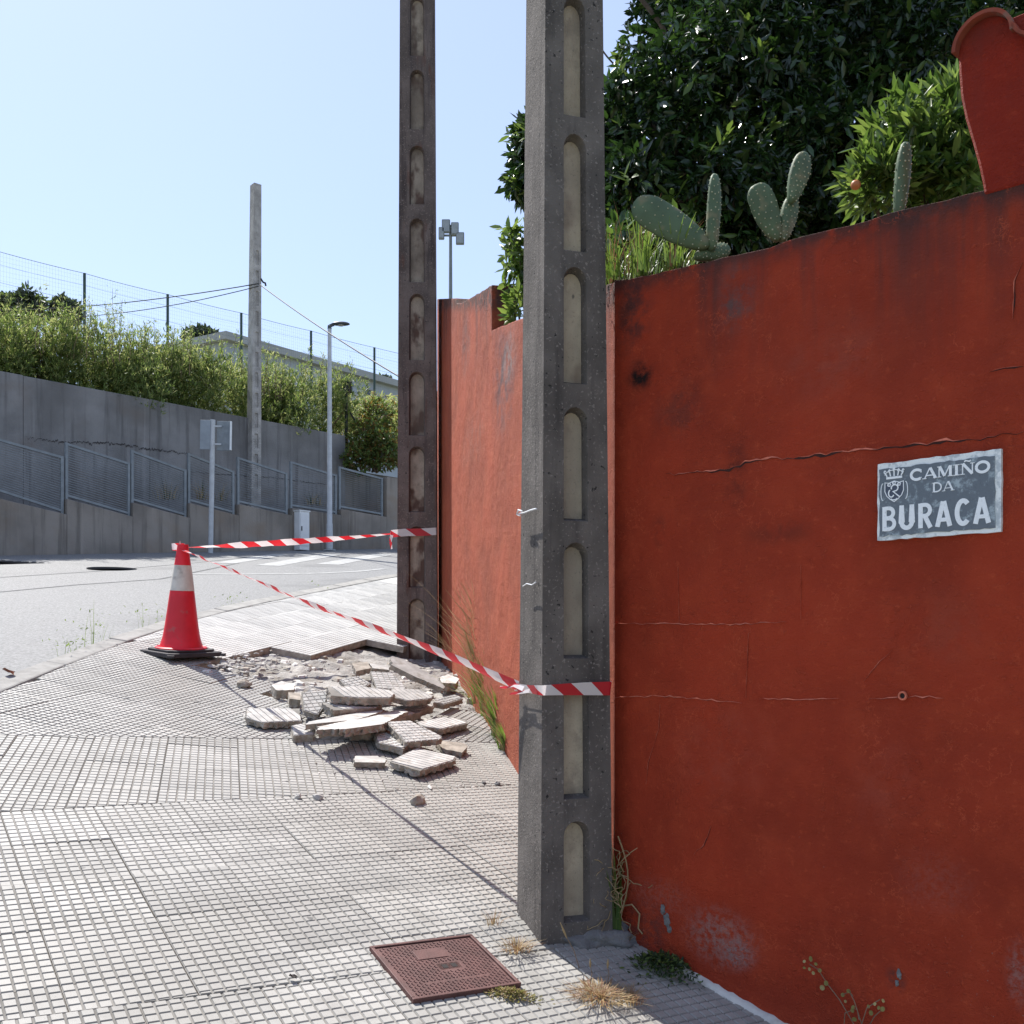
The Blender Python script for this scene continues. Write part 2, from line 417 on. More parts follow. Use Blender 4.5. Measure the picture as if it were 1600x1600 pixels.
M['pole_niche'] = simple('pole_niche_pale', (0.40, 0.335, 0.245), 0.95, 0.16, 7, 0.4, 70, spots=(5.5, 0.52, 0.70, (0.22, 0.165, 0.12)), stretch=(1.6, 1.6, 1), dirt=(0.25, 0.21, 0.165))
M['pole_niche_b'] = simple('pole_niche_brown', (0.36, 0.30, 0.24), 0.95, 0.2, 7, 0.4, 70, spots=(4.0, 0.48, 0.62, (0.11, 0.065, 0.05)), stretch=(1.8, 1.8, 1), dirt=(0.13, 0.10, 0.08))

def board_concrete(name, col, brown):
    m, nt, p = nodes_of(name)
    v = coords(nt)
    c = mixc(nt, mapr(nt, noise(nt, v, 0.7, 5), 0.3, 0.7), tuple(x * .7 for x in col), tuple(x * 1.3 for x in col))
    st = noise(nt, coords(nt, (6, 6, 0.35)), 1.0, 5, 0.6)
    c = mixc(nt, mapr(nt, st, 0.49, 0.68, 0, 0.7), c, tuple(x * .48 for x in col))
    st2 = noise(nt, coords(nt, (5, 5, 0.25), (9, 3, 1)), 1.0, 4, 0.6)
    c = mixc(nt, mapr(nt, st2, 0.58, 0.74, 0, 0.6), c, tuple(min(1, x * 1.5) for x in col))
    c = mixc(nt, mapr(nt, noise(nt, coords(nt, (1, 1, 1.5), (2, 7, 4)), 0.9, 4), 0.5, 0.72, 0, 0.6), c, brown)
    nt.links.new(c, p.inputs['Base Color']); p.inputs['Roughness'].default_value = 0.92
    p.inputs['Specular IOR Level'].default_value = 0.2
    bump(nt, p, noise(nt, v, 30, 5, 0.6), 0.35, 0.02)
    return m
M['conc_low'] = board_concrete('board_concrete_low', (0.235, 0.21, 0.185), (0.25, 0.19, 0.14))
M['conc_up'] = board_concrete('board_concrete_up', (0.215, 0.21, 0.21), (0.18, 0.155, 0.14))
M['crack_dark'] = simple('crack_dark', (0.045, 0.016, 0.013), 0.95, 0.3, 20, 0)

def red_paint(name, col, top_line, spots=(), stain=1.0, chips=True, sv=0.0):
    """old masonry paint: trowel marks, drips under the coping, flaked patches; top_line = (z at x 0, slope)"""
    m, nt, p = nodes_of(name)
    v = coords(nt)
    sp = nt.nodes.new('ShaderNodeSeparateXYZ')
    nt.links.new(v, sp.inputs[0])
    c = mixc(nt, mapr(nt, noise(nt, v, 1.6, 5, 0.6), 0.32, 0.7), tuple(x * .82 for x in col), (col[0] * 1.16, col[1] * 1.12, col[2] * 1.08))
    c = mixc(nt, mapr(nt, noise(nt, v, 9, 4), 0.4, 0.75, 0, 0.4), c, (col[0] * 1.3, col[1] * 1.6, col[2] * 1.5))
    c = mixc(nt, mapr(nt, noise(nt, coords(nt, (1, 1, 1.4), (5, 1, 3)), 26, 6, 0.7), 0.54, 0.72, 0, 0.5), c, (col[0] * 1.5, col[1] * 2.2, col[2] * 2.2))
    c = mixc(nt, mapr(nt, noise(nt, coords(nt, (1.3, 1, 0.5), (2, 1, 8)), 2.2, 5, 0.65), 0.52, 0.74, 0, 0.35), c, tuple(x * .68 for x in col))
    c = mixc(nt, mapr(nt, noise(nt, v, 210, 3, 0.75), 0.60, 0.70, 0, 0.40), c, (col[0] * 1.55, col[1] * 2.6, col[2] * 2.8))
    c = mixc(nt, mapr(nt, noise(nt, coords(nt, loc=(3, 3, 3)), 170, 3, 0.75), 0.60, 0.70, 0, 0.5), c, tuple(x * .45 for x in col))
    # rain stains under the coping
    d = mth(nt, 'SUBTRACT', mth(nt, 'ADD', mth(nt, 'MULTIPLY', sp.outputs[0], top_line[1]), top_line[0]), sp.outputs[2])
    st = noise(nt, coords(nt, (7, 7, 0.55)), 1.1, 5, 0.65)
    k = mth(nt, 'MULTIPLY', mapr(nt, d, 0.0, 0.55, 1.0, 0.0), mapr(nt, st, 0.42, 0.70))
    c = mixc(nt, mth(nt, 'MULTIPLY', k, 0.75 * stain, True), c, (0.085, 0.045, 0.040))
    k2 = mth(nt, 'MULTIPLY', mapr(nt, d, 0.0, 0.09, 1.0, 0.0), mapr(nt, noise(nt, v, 16, 4), 0.3, 0.55))
    c = mixc(nt, mth(nt, 'MULTIPLY', k2, 0.85 * stain, True), c, (0.045, 0.040, 0.037))
    for (lx, lz, rx, rz, scol, amt, ns) in spots:
        dx = mth(nt, 'MULTIPLY', mth(nt, 'SUBTRACT', sp.outputs[0], lx), 1 / rx)
        dz = mth(nt, 'MULTIPLY', mth(nt, 'SUBTRACT', sp.outputs[2], lz), 1 / rz)
        r = mth(nt, 'SQRT', mth(nt, 'ADD', mth(nt, 'MULTIPLY', dx, dx), mth(nt, 'MULTIPLY', dz, dz)))
        k = mth(nt, 'MULTIPLY', mapr(nt, r, 0.2, 1.0, 1.0, 0.0), mapr(nt, noise(nt, v, ns, 5, 0.7), 0.38, 0.62))
        c = mixc(nt, mth(nt, 'MULTIPLY', k, amt, True), c, scol)
    dab = mth(nt, 'MULTIPLY', mapr(nt, noise(nt, coords(nt, (1, 1, 1.2), (1, 6, 2)), 48, 4, 0.6), 0.58, 0.66), mapr(nt, noise(nt, v, 5, 4), 0.44, 0.62))
    c = mixc(nt, mth(nt, 'MULTIPLY', dab, 0.42), c, (min(1, col[0] * 1.5), col[1] * 2.1, col[2] * 2.3))       # relief highlights painted in: trowel ridges lightened by colour
    vein = noise(nt, coords(nt, (1, 1, 1), (8, 2, 5)), 11, 5, 0.6)
    vk = mth(nt, 'MULTIPLY', mth(nt, 'LESS_THAN', mth(nt, 'ABSOLUTE', mth(nt, 'SUBTRACT', vein, 0.5)), 0.006), mapr(nt, noise(nt, v, 4.3, 3), 0.52, 0.62))
    c = mixc(nt, mth(nt, 'MULTIPLY', vk, 0.5), c, (min(1, col[0] * 1.5), col[1] * 2.4, col[2] * 2.6))
    if chips:
        zf = mapr(nt, sp.outputs[2], 0.5, 1.15, 1.0, 0.0)
        k = mth(nt, 'MULTIPLY', mapr(nt, noise(nt, v, 75, 2), 0.69, 0.72), mapr(nt, noise(nt, v, 2.5, 3), 0.48, 0.62))
        c = mixc(nt, mth(nt, 'MULTIPLY', k, zf), c, (0.36, 0.26, 0.22))
    nt.links.new(c, p.inputs['Base Color']); p.inputs['Roughness'].default_value = 0.7
    p.inputs['Specular IOR Level'].default_value = 0.22
    fine = noise(nt, v, 150, 5, 0.7)
    trowel = noise(nt, coords(nt, (1, 1, 1.6)), 14, 6, 0.62)
    big = noise(nt, v, 3.2, 3)
    h = mth(nt, 'ADD', mth(nt, 'MULTIPLY', fine, 0.42), mth(nt, 'ADD', mth(nt, 'MULTIPLY', trowel, 0.5), mth(nt, 'MULTIPLY', big, 2.0)))
    dabs = mapr(nt, noise(nt, coords(nt, (1, 1, 1.2), (1, 6, 2)), 48, 4, 0.6), 0.54, 0.66)      # crumbs and ridges left by the trowel
    h = mth(nt, 'ADD', h, mth(nt, 'MULTIPLY', mth(nt, 'MULTIPLY', dabs, mapr(nt, noise(nt, v, 5, 4), 0.42, 0.62)), 0.16))
    bump(nt, p, h, 1.0, 0.042)
    return m

# ------------------------------------------------------------------ terrain, road, kerb
sky_e1 = Vector((1, 0, RX)).normalized()
PN = Vector((-RX, -S, 1)).normalized()
sky_e2 = PN.cross(sky_e1)
E1, E2 = sky_e1, sky_e2
def uv(P): return (P.dot(E1), P.dot(E2))
def uvp(x, y): return uv(gp(x, y))
def uv_xy(X, Y): return uv(Vector((X, Y, pave_z(X, Y))))
def from_uv(u, v, h=0): return E1 * u + E2 * v + PN * h
PM = Matrix((( E1.x, E2.x, PN.x, 0), (E1.y, E2.y, PN.y, 0), (E1.z, E2.z, PN.z, 0), (0, 0, 0, 1)))
def pave_mat(P, ang=0.0): return Matrix.Translation(P) @ PM @ Matrix.Rotation(ang, 4, 'Z')

# lower and upper retaining walls across the road
LW = VPlane((-9.0, 18.0), (6.06, 7.0))
UW = VPlane((-9.65, 19.3), (5.52, 6.1))
UW_TOP = 6.67

kerb_xy = [(-2.95, -1.0), (-2.93, 2.0), (-2.91, 4.0)] + [(p.x, p.y) for p in (gp(0, 1060), gp(100, 1021), gp(200, 986), gp(300, 957), gp(450, 926), gp(610, 897))] + [(-0.9, 15.6), (0.6, 18.0), (3.0, 20.2), (7.0, 22.5), (14.0, 26.0)]
def polyline_resample(pts, step):
    out = [pts[0]]; acc = 0
    for i in range(len(pts) - 1):
        a, b = Vector(pts[i]), Vector(pts[i + 1]); L = (b - a).length; t = step - acc
        while t < L: out.append(tuple(a + (b - a) * (t / L))); t += step
        acc = (acc + L) % step if L + acc >= step else acc + L
    return out
def smooth_pts(pts, it=2):
    for _ in range(it):
        q = [pts[0]]
        for i in range(len(pts) - 1):
            a, b = Vector(pts[i]), Vector(pts[i + 1])
            q += [tuple(a * .75 + b * .25), tuple(a * .25 + b * .75)]
        pts = q + [pts[-1]]
    return pts
kerb_line = smooth_pts(kerb_xy, 2)
def kerb_x(Y):
    for (x0, y0), (x1, y1) in zip(kerb_line, kerb_line[1:]):
        if y0 <= Y <= y1: return x0 + (x1 - x0) * (Y - y0) / max(1e-6, y1 - y0)
    return kerb_line[-1][0]

mb = MB()
gx = [-400, -160, -70, -34, -20, -12, -6, -3, 0, 3, 8, 20, 60, 160, 400]; gy = [-300, -100, -30, -10, -4, 0, 3, 6, 10, 15, 20, 27, 40, 70, 150, 400, 900]
gv = []
for Y in gy:
    for X in gx:
        z = min(pave_z(max(-12, min(12, X)), min(Y, 60)), road_z(X if abs(X) < 40 else 40 * np.sign(X), min(Y, 60))) - 0.7
        gv.append((X, Y, max(-6, z)))
nx = len(gx)
mb.add(gv, [(j * nx + i, j * nx + i + 1, (j + 1) * nx + i + 1, (j + 1) * nx + i) for j in range(len(gy) - 1) for i in range(nx - 1)])
tag(mb.build('ground', M['dry_ground'], fix=False), kind='structure')

# road: ruled between the kerb line and the foot of the retaining wall / far left
inner = polyline_resample(kerb_line, 0.5); nI = len(inner)
outer_pts = [(-30, -1), (-30, 8), (-26, 9)] + [tuple(LW.pt(t, 0, 0.05).xy) for t in (-14, -6, 0, 4, 9, 16, 26)]
def along(pts, n):
    L = [0]
    for a, b in zip(pts, pts[1:]): L.append(L[-1] + (Vector(b) - Vector(a)).length)
    out = []
    for i in range(n):
        t = L[-1] * i / (n - 1)
        k = max(j for j in range(len(L)) if L[j] <= t + 1e-9); k = min(k, len(pts) - 2)
        f = (t - L[k]) / (L[k + 1] - L[k]); out.append(tuple(Vector(pts[k]) * (1 - f) + Vector(pts[k + 1]) * f))
    return out
outer = along(outer_pts, nI)
mb = MB(); K = 12; vv = []
for a, b in zip(inner, outer):
    for k in range(K + 1):
        f = k / K; X = a[0] + (b[0] - a[0]) * f; Y = a[1] + (b[1] - a[1]) * f
        vv.append((X, Y, road_z(X, Y)))
mb.add(vv, [(i * (K + 1) + k, i * (K + 1) + k + 1, (i + 1) * (K + 1) + k + 1, (i + 1) * (K + 1) + k) for i in range(nI - 1) for k in range(K)])
tag(mb.build('road', M['asphalt'], fix=False), kind='structure')
def rp(x, y):
    """road point under a pixel"""
    kx = (x - 800) / 1600; kz = (1000 - y) / 1600
    # CAMZ + kz*Y = 1.54 - .0279*(kx*Y+2.8) + .1306*(Y-7.5)
    Y = (1.54 - 0.0279 * 2.8 - 0.1306 * 7.5 - CAMZ) / (kz + 0.0279 * kx - 0.1306)
    return Vector((kx * Y, Y, CAMZ + kz * Y))
def road_line(name, pix, w, mat, h=0.004, label=None, cat=None, group=None):
    pts = [rp(*p) for p in pix]; mb = MB(); vs = []
    for i, p in enumerate(pts):
        t = (pts[min(i + 1, len(pts) - 1)] - pts[max(i - 1, 0)]).normalized(); s = Vector((-t.y, t.x, 0)).normalized() * w / 2
        for q in (p + s, p - s): vs.append((q.x, q.y, road_z(q.x, q.y) + h))
    mb.add(vs, [(2 * i, 2 * i + 1, 2 * i + 3, 2 * i + 2) for i in range(len(pts) - 1)])
    o = mb.build(name, mat, fix=False)
    return tag(o, kind='structure')
road_line('road_edge_line', [(300, 897), (360, 897.5), (430, 897), (500, 896), (560, 893), (600, 889)], 0.14, M['roadpaint'])
road_line('crossing_stripe', [(418, 884), (520, 866)], 0.42, M['roadpaint'])
road_line('crossing_stripe', [(512, 882), (600, 866)], 0.42, M['roadpaint'])
road_line('crossing_stripe', [(352, 880), (440, 866)], 0.36, M['roadpaint'])
road_line('road_seam', [(-40, 929), (120, 914), (250, 905), (330, 889), (372, 880)], 0.05, M['patch'], 0.003)
road_line('road_seam', [(-40, 905), (150, 893), (300, 880), (420, 868)], 0.035, M['patch'], 0.003)
# drain covers lying flat in the road
for (x, y, w) in ((175, 889, 0.55), (30, 880, 0.9)):
    p = rp(x, y); c = thing('road_manhole' if x > 100 else 'road_drain', 'dark round manhole cover lying flat in the asphalt road behind the cone' if x > 100 else 'dark drain grate in the road at the left below the retaining wall', 'manhole cover' if x > 100 else 'drain', p)
    b = MB()
    if x > 100:
        b.lathe([(0.30, -0.02), (0.30, 0.012), (0.27, 0.016), (0.02, 0.016)], 24); b.build('lid', M['asphalt'], c)
        b = MB(); b.lathe([(0.36, -0.02), (0.36, 0.008), (0.305, 0.008), (0.305, -0.02)], 24); b.build('ring', M['dark_steel'], c)
    else:
        a = 0.86
        rot = Matrix.Rotation(a, 3, 'Z')
        b.box((0, 0, 0), (1.5, 0.34, 0.02), 0, rot); b.build('frame', M['dark_steel'], c)
        for k in range(12):
            b = MB(); b.box(rot @ Vector((-0.66 + k * 0.12, 0, 0.016)), (0.05, 0.30, 0.014), 0, rot); b.build('bar', M['patch'], c)

# kerb stones
kerb = thing('kerb', None, None); tag(kerb, kind='structure')
ks = polyline_resample([p for p in kerb_line if p[1] > 0.5 and p[1] < 21], 0.9)
KW = 0.14
for a, b in zip(ks, ks[1:]):
    a, b = Vector(a), Vector(b); d = (b - a).normalized(); n = Vector((d.y, -d.x)); a2 = a + d * 0.005; b2 = b - d * 0.005
    if a.y > 19: break
    vs = []
    h = random.uniform(-0.004, 0.004)
    for (p, off, top) in ((a2, 0, 0), (a2, 0, 1), (a2, KW, 1), (a2, KW, 0), (b2, 0, 0), (b2, 0, 1), (b2, KW, 1), (b2, KW, 0)):
        q = p + n * off
        vs.append((q.x, q.y, pave_z(q.x, q.y) + (0.006 + h if top else -0.35)))
    m_ = MB().add(vs, [(0, 3, 2, 1), (4, 5, 6, 7), (1, 2, 6, 5), (0, 1, 5, 4), (2, 3, 7, 6)])
    bevel(m_.build('kerb_stone', M['kerb'], kerb), 0.012, 2)

# ------------------------------------------------------------------ the pavement and its grooved tiles
C0 = gp(960, 1455); D0 = gp(1220, 1600)
W1 = VPlane(C0, (D0 - C0)); W2 = VPlane(C0, (0.193, -1.0))
mb = MB(); vv = []
bed_rows = [p for p in inner if p[1] < 24]
for a in bed_rows:
    for k in range(5):
        f = k / 4; X = a[0] + 0.1 + (max(3.2, a[0] + 3.2) - a[0] - 0.1) * f
        vv.append((X, a[1], pave_z(X, a[1]) - 0.16))
mb.add(vv, [(i * 5 + k, i * 5 + k + 1, (i + 1) * 5 + k + 1, (i + 1) * 5 + k) for i in range(len(bed_rows) - 1) for k in range(4)])
pavement = tag(mb.build('pavement', M['bed'], fix=False), kind='structure')

PITCH, NC = 0.0375, 9
TS = PITCH * NC
def tile_mesh(name, poly, thick=0.05, h=0.0042, org=(0, 0), gap=0.0023, ridges=False, joint=0.0012, mats=None, chip=0.0, ragged=0.0):
    """a grooved terrazzo tile cut to a convex outline: a slab with raised studs"""
    mb = MB(); cx = sum(p[0] for p in poly) / len(poly); cy = sum(p[1] for p in poly) / len(poly)
    n = len(poly)
    def inset(pl, d):
        out = pl
        for i in range(n):
            a, b = poly[i], poly[(i + 1) % n]; L = math.hypot(b[0] - a[0], b[1] - a[1])
            if L < 1e-6: continue
            nx_, ny_ = -(b[1] - a[1]) / L * d, (b[0] - a[0]) / L * d
            out = clip(out, (a[0] + nx_, a[1] + ny_), (b[0] + nx_, b[1] + ny_))
        return out
    pl = inset(poly, joint)
    if len(pl) < 3: return None
    k = len(pl)
    mb.add([(x, y, 0) for x, y in pl], [tuple(range(k))], 1)
    if ragged:      # a broken edge: chewed outline, hollow and ridge down its side
        mb.v.clear(); mb.f.clear(); mb.m.clear(); o_ = []
        for i in range(k):
            a, b = pl[i], pl[(i + 1) % k]; q = max(1, int(math.hypot(b[0] - a[0], b[1] - a[1]) / 0.016)); clean = random.random() < .3
            for e in range(q):
                f = e / q; x, y = a[0] + (b[0] - a[0]) * f, a[1] + (b[1] - a[1]) * f; s_ = 1 - (0 if clean else random.uniform(0, ragged)); o_.append((cx + (x - cx) * s_, cy + (y - cy) * s_))
        k = len(o_); rows = []
        for lv, (z, am) in enumerate(((0, 0), (-thick * .35, .05), (-thick * .7, .09), (-thick, .11))):
            rows.append(len(mb.v))
            for x, y in o_:
                s_ = 1 + (random.uniform(-am, am * .5) if lv else 0); mb.v.append((cx + (x - cx) * s_, cy + (y - cy) * s_, z + (random.uniform(-.004, .004) if lv else 0)))
        mb.f.append(tuple(range(k))); mb.m.append(1); mb.f.append(tuple(rows[3] + i for i in range(k))[::-1]); mb.m.append(2)
        for lv in range(3):
            for i in range(k): j = (i + 1) % k; mb.f.append((rows[lv] + i, rows[lv + 1] + i, rows[lv + 1] + j, rows[lv] + j)); mb.m.append(2)
    else:
        bot = [(cx + (x - cx) * (1 - chip), cy + (y - cy) * (1 - chip), -thick) for x, y in pl]
        b0 = len(mb.v); mb.add(bot, [tuple(range(k))[::-1]], 2)
        for i in range(k): mb.f.append((i, (i + 1) % k, b0 + (i + 1) % k, b0 + i)); mb.m.append(2)
    pin = inset(poly, joint + (0.007 if ragged else 0.0015))
    for i in range(NC):
        for j in range(1 if ridges else NC):
            x0 = org[0] + i * PITCH + gap; x1 = org[0] + (i + 1) * PITCH - gap
            y0 = org[1] + (gap if ridges else j * PITCH + gap); y1 = org[1] + (TS - gap if ridges else (j + 1) * PITCH - gap)
            if org != 'x' and abs(area(poly) - TS * TS) < 1e-5: q = [(x0, y0), (x1, y0), (x1, y1), (x0, y1)]
            else:
                q = [(x0, y0), (x1, y0), (x1, y1), (x0, y1)]
                for e in range(len(pin)):
                    q = clip(q, pin[e], pin[(e + 1) % len(pin)])
                    if len(q) < 3: break
            if len(q) < 3 or area(q) < 2e-5: continue
            qx = sum(p[0] for p in q) / len(q); qy = sum(p[1] for p in q) / len(q); kk = len(q)
            b = len(mb.v)
            mb.v += [(x, y, 0) for x, y in q]
            for x, y in q:
                L = math.hypot(x - qx, y - qy); f = max(0, L - 0.003) / max(L, 1e-6)
                mb.v.append((qx + (x - qx) * f, qy + (y - qy) * f, h))
            for e in range(kk):
                mb.f.append((b + e, b + (e + 1) % kk, b + kk + (e + 1) % kk, b + kk + e)); mb.m.append(0)
            mb.f.append(tuple(b + kk + e for e in range(kk))); mb.m.append(0)
    return mb.mesh(name, mats or [M['tile'], M['groove'], M['tile_side']], fix=False)
SQ = [(0, 0), (TS, 0), (TS, TS), (0, TS)]
tile_full = [tile_mesh('tile', SQ), tile_mesh('tile', SQ, gap=0.0023, h=0.0036), tile_mesh('tile', SQ, gap=0.0030, h=0.0045)]

tile_glare_full = [tile_mesh('tile', SQ, gap=g_, h=h_, mats=[M['tile_glare'], M['groove_glare'], M['tile_side']]) for g_, h_ in ((.0022, .003), (.0018, .0026))]  # whole tiles in the two colours with painted glare
hole_px = [(345, 1036), (352, 1024), (430, 1017), (612, 1004), (720, 999), (770, 1090), (745, 1118), (640, 1126), (520, 1096), (455, 1086), (425, 1064), (372, 1050)]
hole = [uvp(*p) for p in hole_px]
cover_px = [(567, 1485), (655, 1567), (820, 1540), (730, 1466)]
cover_uv = [uvp(*p) for p in cover_px]
def uvdir(theta):
    d = Vector((math.cos(theta), math.sin(theta), 0)); d.z = S * d.y + RX * d.x
    a, b = d.dot(E1), d.dot(E2); L = math.hypot(a, b); return (a / L, b / L)
L0 = (uvp(0, 1596), uvp(579, 1519)); L1 = (uvp(0, 1268), uvp(800, 1226)); L2 = (uvp(0, 1148), uvp(780, 1160))
dz1 = (L1[1][0] - L1[0][0], L1[1][1] - L1[0][1])
def ang(l): return math.atan2(l[1][1] - l[0][1], l[1][0] - l[0][0])
d76 = uvdir(R_(74))
zones = [  # axis angle in the pavement plane, grid anchor, half-planes (kept on the left)
    (ang(L0) + R_(1.5), L0[0], [(L0[1], L0[0])]),
    (ang(L1), L1[0], [L0, (L1[1], L1[0])]),
    (ang(L1) - R_(17), L1[1], [L1, (L2[1], L2[0])]),
    (math.atan2(d76[1], d76[0]) - R_(90), uvp(480, 1157), [L2]),
]
w1uv = uvdir(W1.ang); w2uv = uvdir(W2.ang); cuv = uv(C0)
kerb_uv = [uv_xy(x, y) for x, y in kerb_line]
def kerb_halfplanes(c):
    best = sorted(range(len(kerb_uv) - 1), key=lambda i: math.hypot((kerb_uv[i][0] + kerb_uv[i + 1][0]) / 2 - c[0], (kerb_uv[i][1] + kerb_uv[i + 1][1]) / 2 - c[1]))[:1]
    out = []
    for i in best:
        a, b = kerb_uv[i], kerb_uv[i + 1]; L = math.hypot(b[0] - a[0], b[1] - a[1]); nx_, ny_ = (b[1] - a[1]) / L * (KW + 0.006), -(b[0] - a[0]) / L * (KW + 0.006)
        out.append(((b[0] + nx_, b[1] + ny_), (a[0] + nx_, a[1] + ny_)))
    return out
tiles = []
for zi, (th, anc, hps) in enumerate(zones):
    ca, sa = math.cos(th), math.sin(th)
    rng_i = range(-40, 60)
    for i in rng_i:
        for j in range(-25, 50):
            ox, oy = i * TS, j * TS
            def to(p): return (anc[0] + ca * p[0] - sa * p[1], anc[1] + sa * p[0] + ca * p[1])
            q = [to((ox + a, oy + b)) for a, b in SQ]; c = to((ox + TS / 2, oy + TS / 2)); P = from_uv(*c)
            if P.y < 1.3 or P.y > 20 or P.x < -3.3 or P.x > 3.2: continue
            if P.x < -0.75 * P.y - 1.0 or P.x > 0.56 * P.y: continue
            t1 = (P.xy - W1.P).dot(W1.n); t2 = (P.xy - W2.P).dot(W2.n)
            if (P.y < 3.9 and t1 > 0.25) or (P.y > 3.7 and P.y < 9.0 and t2 > 0.25): continue
            if P.y > 9 and P.x > 0.4: continue
            if inside(c, hole): continue
            poly = q; cut = False
            for a, b in hps + kerb_halfplanes(c):
                n0 = poly; poly = clip(poly, a, b)
                if len(poly) < 3: break
                if abs(area(poly) - area(n0)) > 1e-7: cut = True
            if len(poly) < 3 or area(poly) < 0.004: continue
            tiles.append((P.y + abs(P.x) * .2, c, (ox, oy), th, anc, poly if cut else None, zi))
tiles.sort(key=lambda t: t[0])
far_mb = MB()
for n_, (dist, c, o_, th, anc, poly, zi) in enumerate(tiles):
    ca, sa = math.cos(th), math.sin(th)
    jit = (random.gauss(0, 0.0011), random.gauss(0, 0.0028), random.gauss(0, 0.0028))
    if n_ < 300:
        glare = zi == 3 and from_uv(*c).y + random.uniform(-.5, .5) > 7.1  # painted glare starts at this depth, with a loose edge
        if poly is None: me = random.choice(tile_glare_full) if glare else tile_full[random.choice((0, 0, 1, 2))]
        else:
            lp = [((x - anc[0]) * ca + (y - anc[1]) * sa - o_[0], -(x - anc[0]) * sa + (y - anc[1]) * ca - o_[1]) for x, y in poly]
            me = tile_mesh('tile', lp, mats=[M['tile_glare'], M['groove_glare'], M['tile_side']], h=.003) if glare else tile_mesh('tile', lp)
            if me is None: continue
        base = (anc[0] + ca * o_[0] - sa * o_[1], anc[1] + sa * o_[0] + ca * o_[1])
        mw = Matrix.Translation(from_uv(base[0], base[1], jit[0] - 0.0042)) @ PM @ Matrix.Rotation(th, 4, 'Z') @ Matrix.Rotation(jit[1], 4, 'X') @ Matrix.Rotation(jit[2], 4, 'Y')
        o = link('tile', me, (), pavement); o.matrix_world = mw
    else:
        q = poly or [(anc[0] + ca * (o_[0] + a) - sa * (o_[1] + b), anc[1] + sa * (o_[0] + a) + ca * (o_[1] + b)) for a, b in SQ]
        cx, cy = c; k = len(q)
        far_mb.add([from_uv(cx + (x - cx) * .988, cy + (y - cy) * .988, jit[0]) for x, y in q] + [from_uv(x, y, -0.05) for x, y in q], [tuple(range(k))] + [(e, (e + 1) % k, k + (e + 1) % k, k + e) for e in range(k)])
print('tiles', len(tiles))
far_o = far_mb.build('paving', M['tile_glare'], pavement, fix=False); far_o['kind'] = 'stuff'
mb = MB()
# the broken-out patch round the far pole
hu = [p[0] for p in hole]; hv = [p[1] for p in hole]
from mathutils import noise as mn
u0, u1, v0, v1 = min(hu) - .45, max(hu) + .3, min(hv) - .35, max(hv) + .45
NU, NV = 110, 130; vv = []
fp = Vector((-0.78, 8.6))
for j in range(NV + 1):
    for i in range(NU + 1):
        u = u0 + (u1 - u0) * i / NU; v = v0 + (v1 - v0) * j / NV
        P = from_uv(u, v)
        d = (P.xy - fp).length
        h = -0.042 + 0.030 * mn.noise(Vector((u * 5, v * 5, 1))) + 0.016 * mn.noise(Vector((u * 17, v * 17, 4))) + 0.006 * mn.noise(Vector((u * 50, v * 50, 9)))
        h -= 0.075 * math.exp(-(d / 0.55) ** 2)
        h = min(h, -0.006)
        if not inside((u, v), hole): h = min(h, -0.055)
        vv.append(from_uv(u, v, h))
mb.add(vv, [(j * (NU + 1) + i, j * (NU + 1) + i + 1, (j + 1) * (NU + 1) + i + 1, (j + 1) * (NU + 1) + i) for j in range(NV) for i in range(NU)])
tag(mb.build('bare_mortar', M['bed'], smooth='all', fix=False), kind='structure')

# ------------------------------------------------------------------ the two red walls
def wl_(W, pts): return [W.loc(*p) for p in pts]
def rough_edge(pts, step=0.05, amp=0.004):
    out = []
    for (x0, z0), (x1, z1) in zip(pts, pts[1:]):
        n = max(1, int(math.hypot(x1 - x0, z1 - z0) / step))
        for i in range(n):
            f = i / n; out.append((x0 + (x1 - x0) * f, z0 + (z1 - z0) * f + (random.uniform(-amp, amp) if i else 0)))
    return out + [pts[-1]]
def sp1(x, y, rx, rz, col, amt, ns):   # a mark on the near wall: pixel centre, size in pixels
    lx, lz = W1.loc(x, y); ax, az = W1.loc(x + rx, y); bx, bz = W1.loc(x, y + rz)
    return (lx, lz, abs(ax - lx), abs(bz - lz), col, amt, ns)
GREY = (0.15, 0.105, 0.10); DRK = (0.020, 0.009, 0.008); PALE = (0.42, 0.26, 0.23)
top1 = wl_(W1, [(947, 441), (1000, 432), (1080, 414), (1180, 392), (1300, 358), (1420, 325), (1540, 297), (1610, 281)])
top1.append((3.2, top1[-1][1] - 0.14))
zt0, zt1 = top1[0], top1[6]
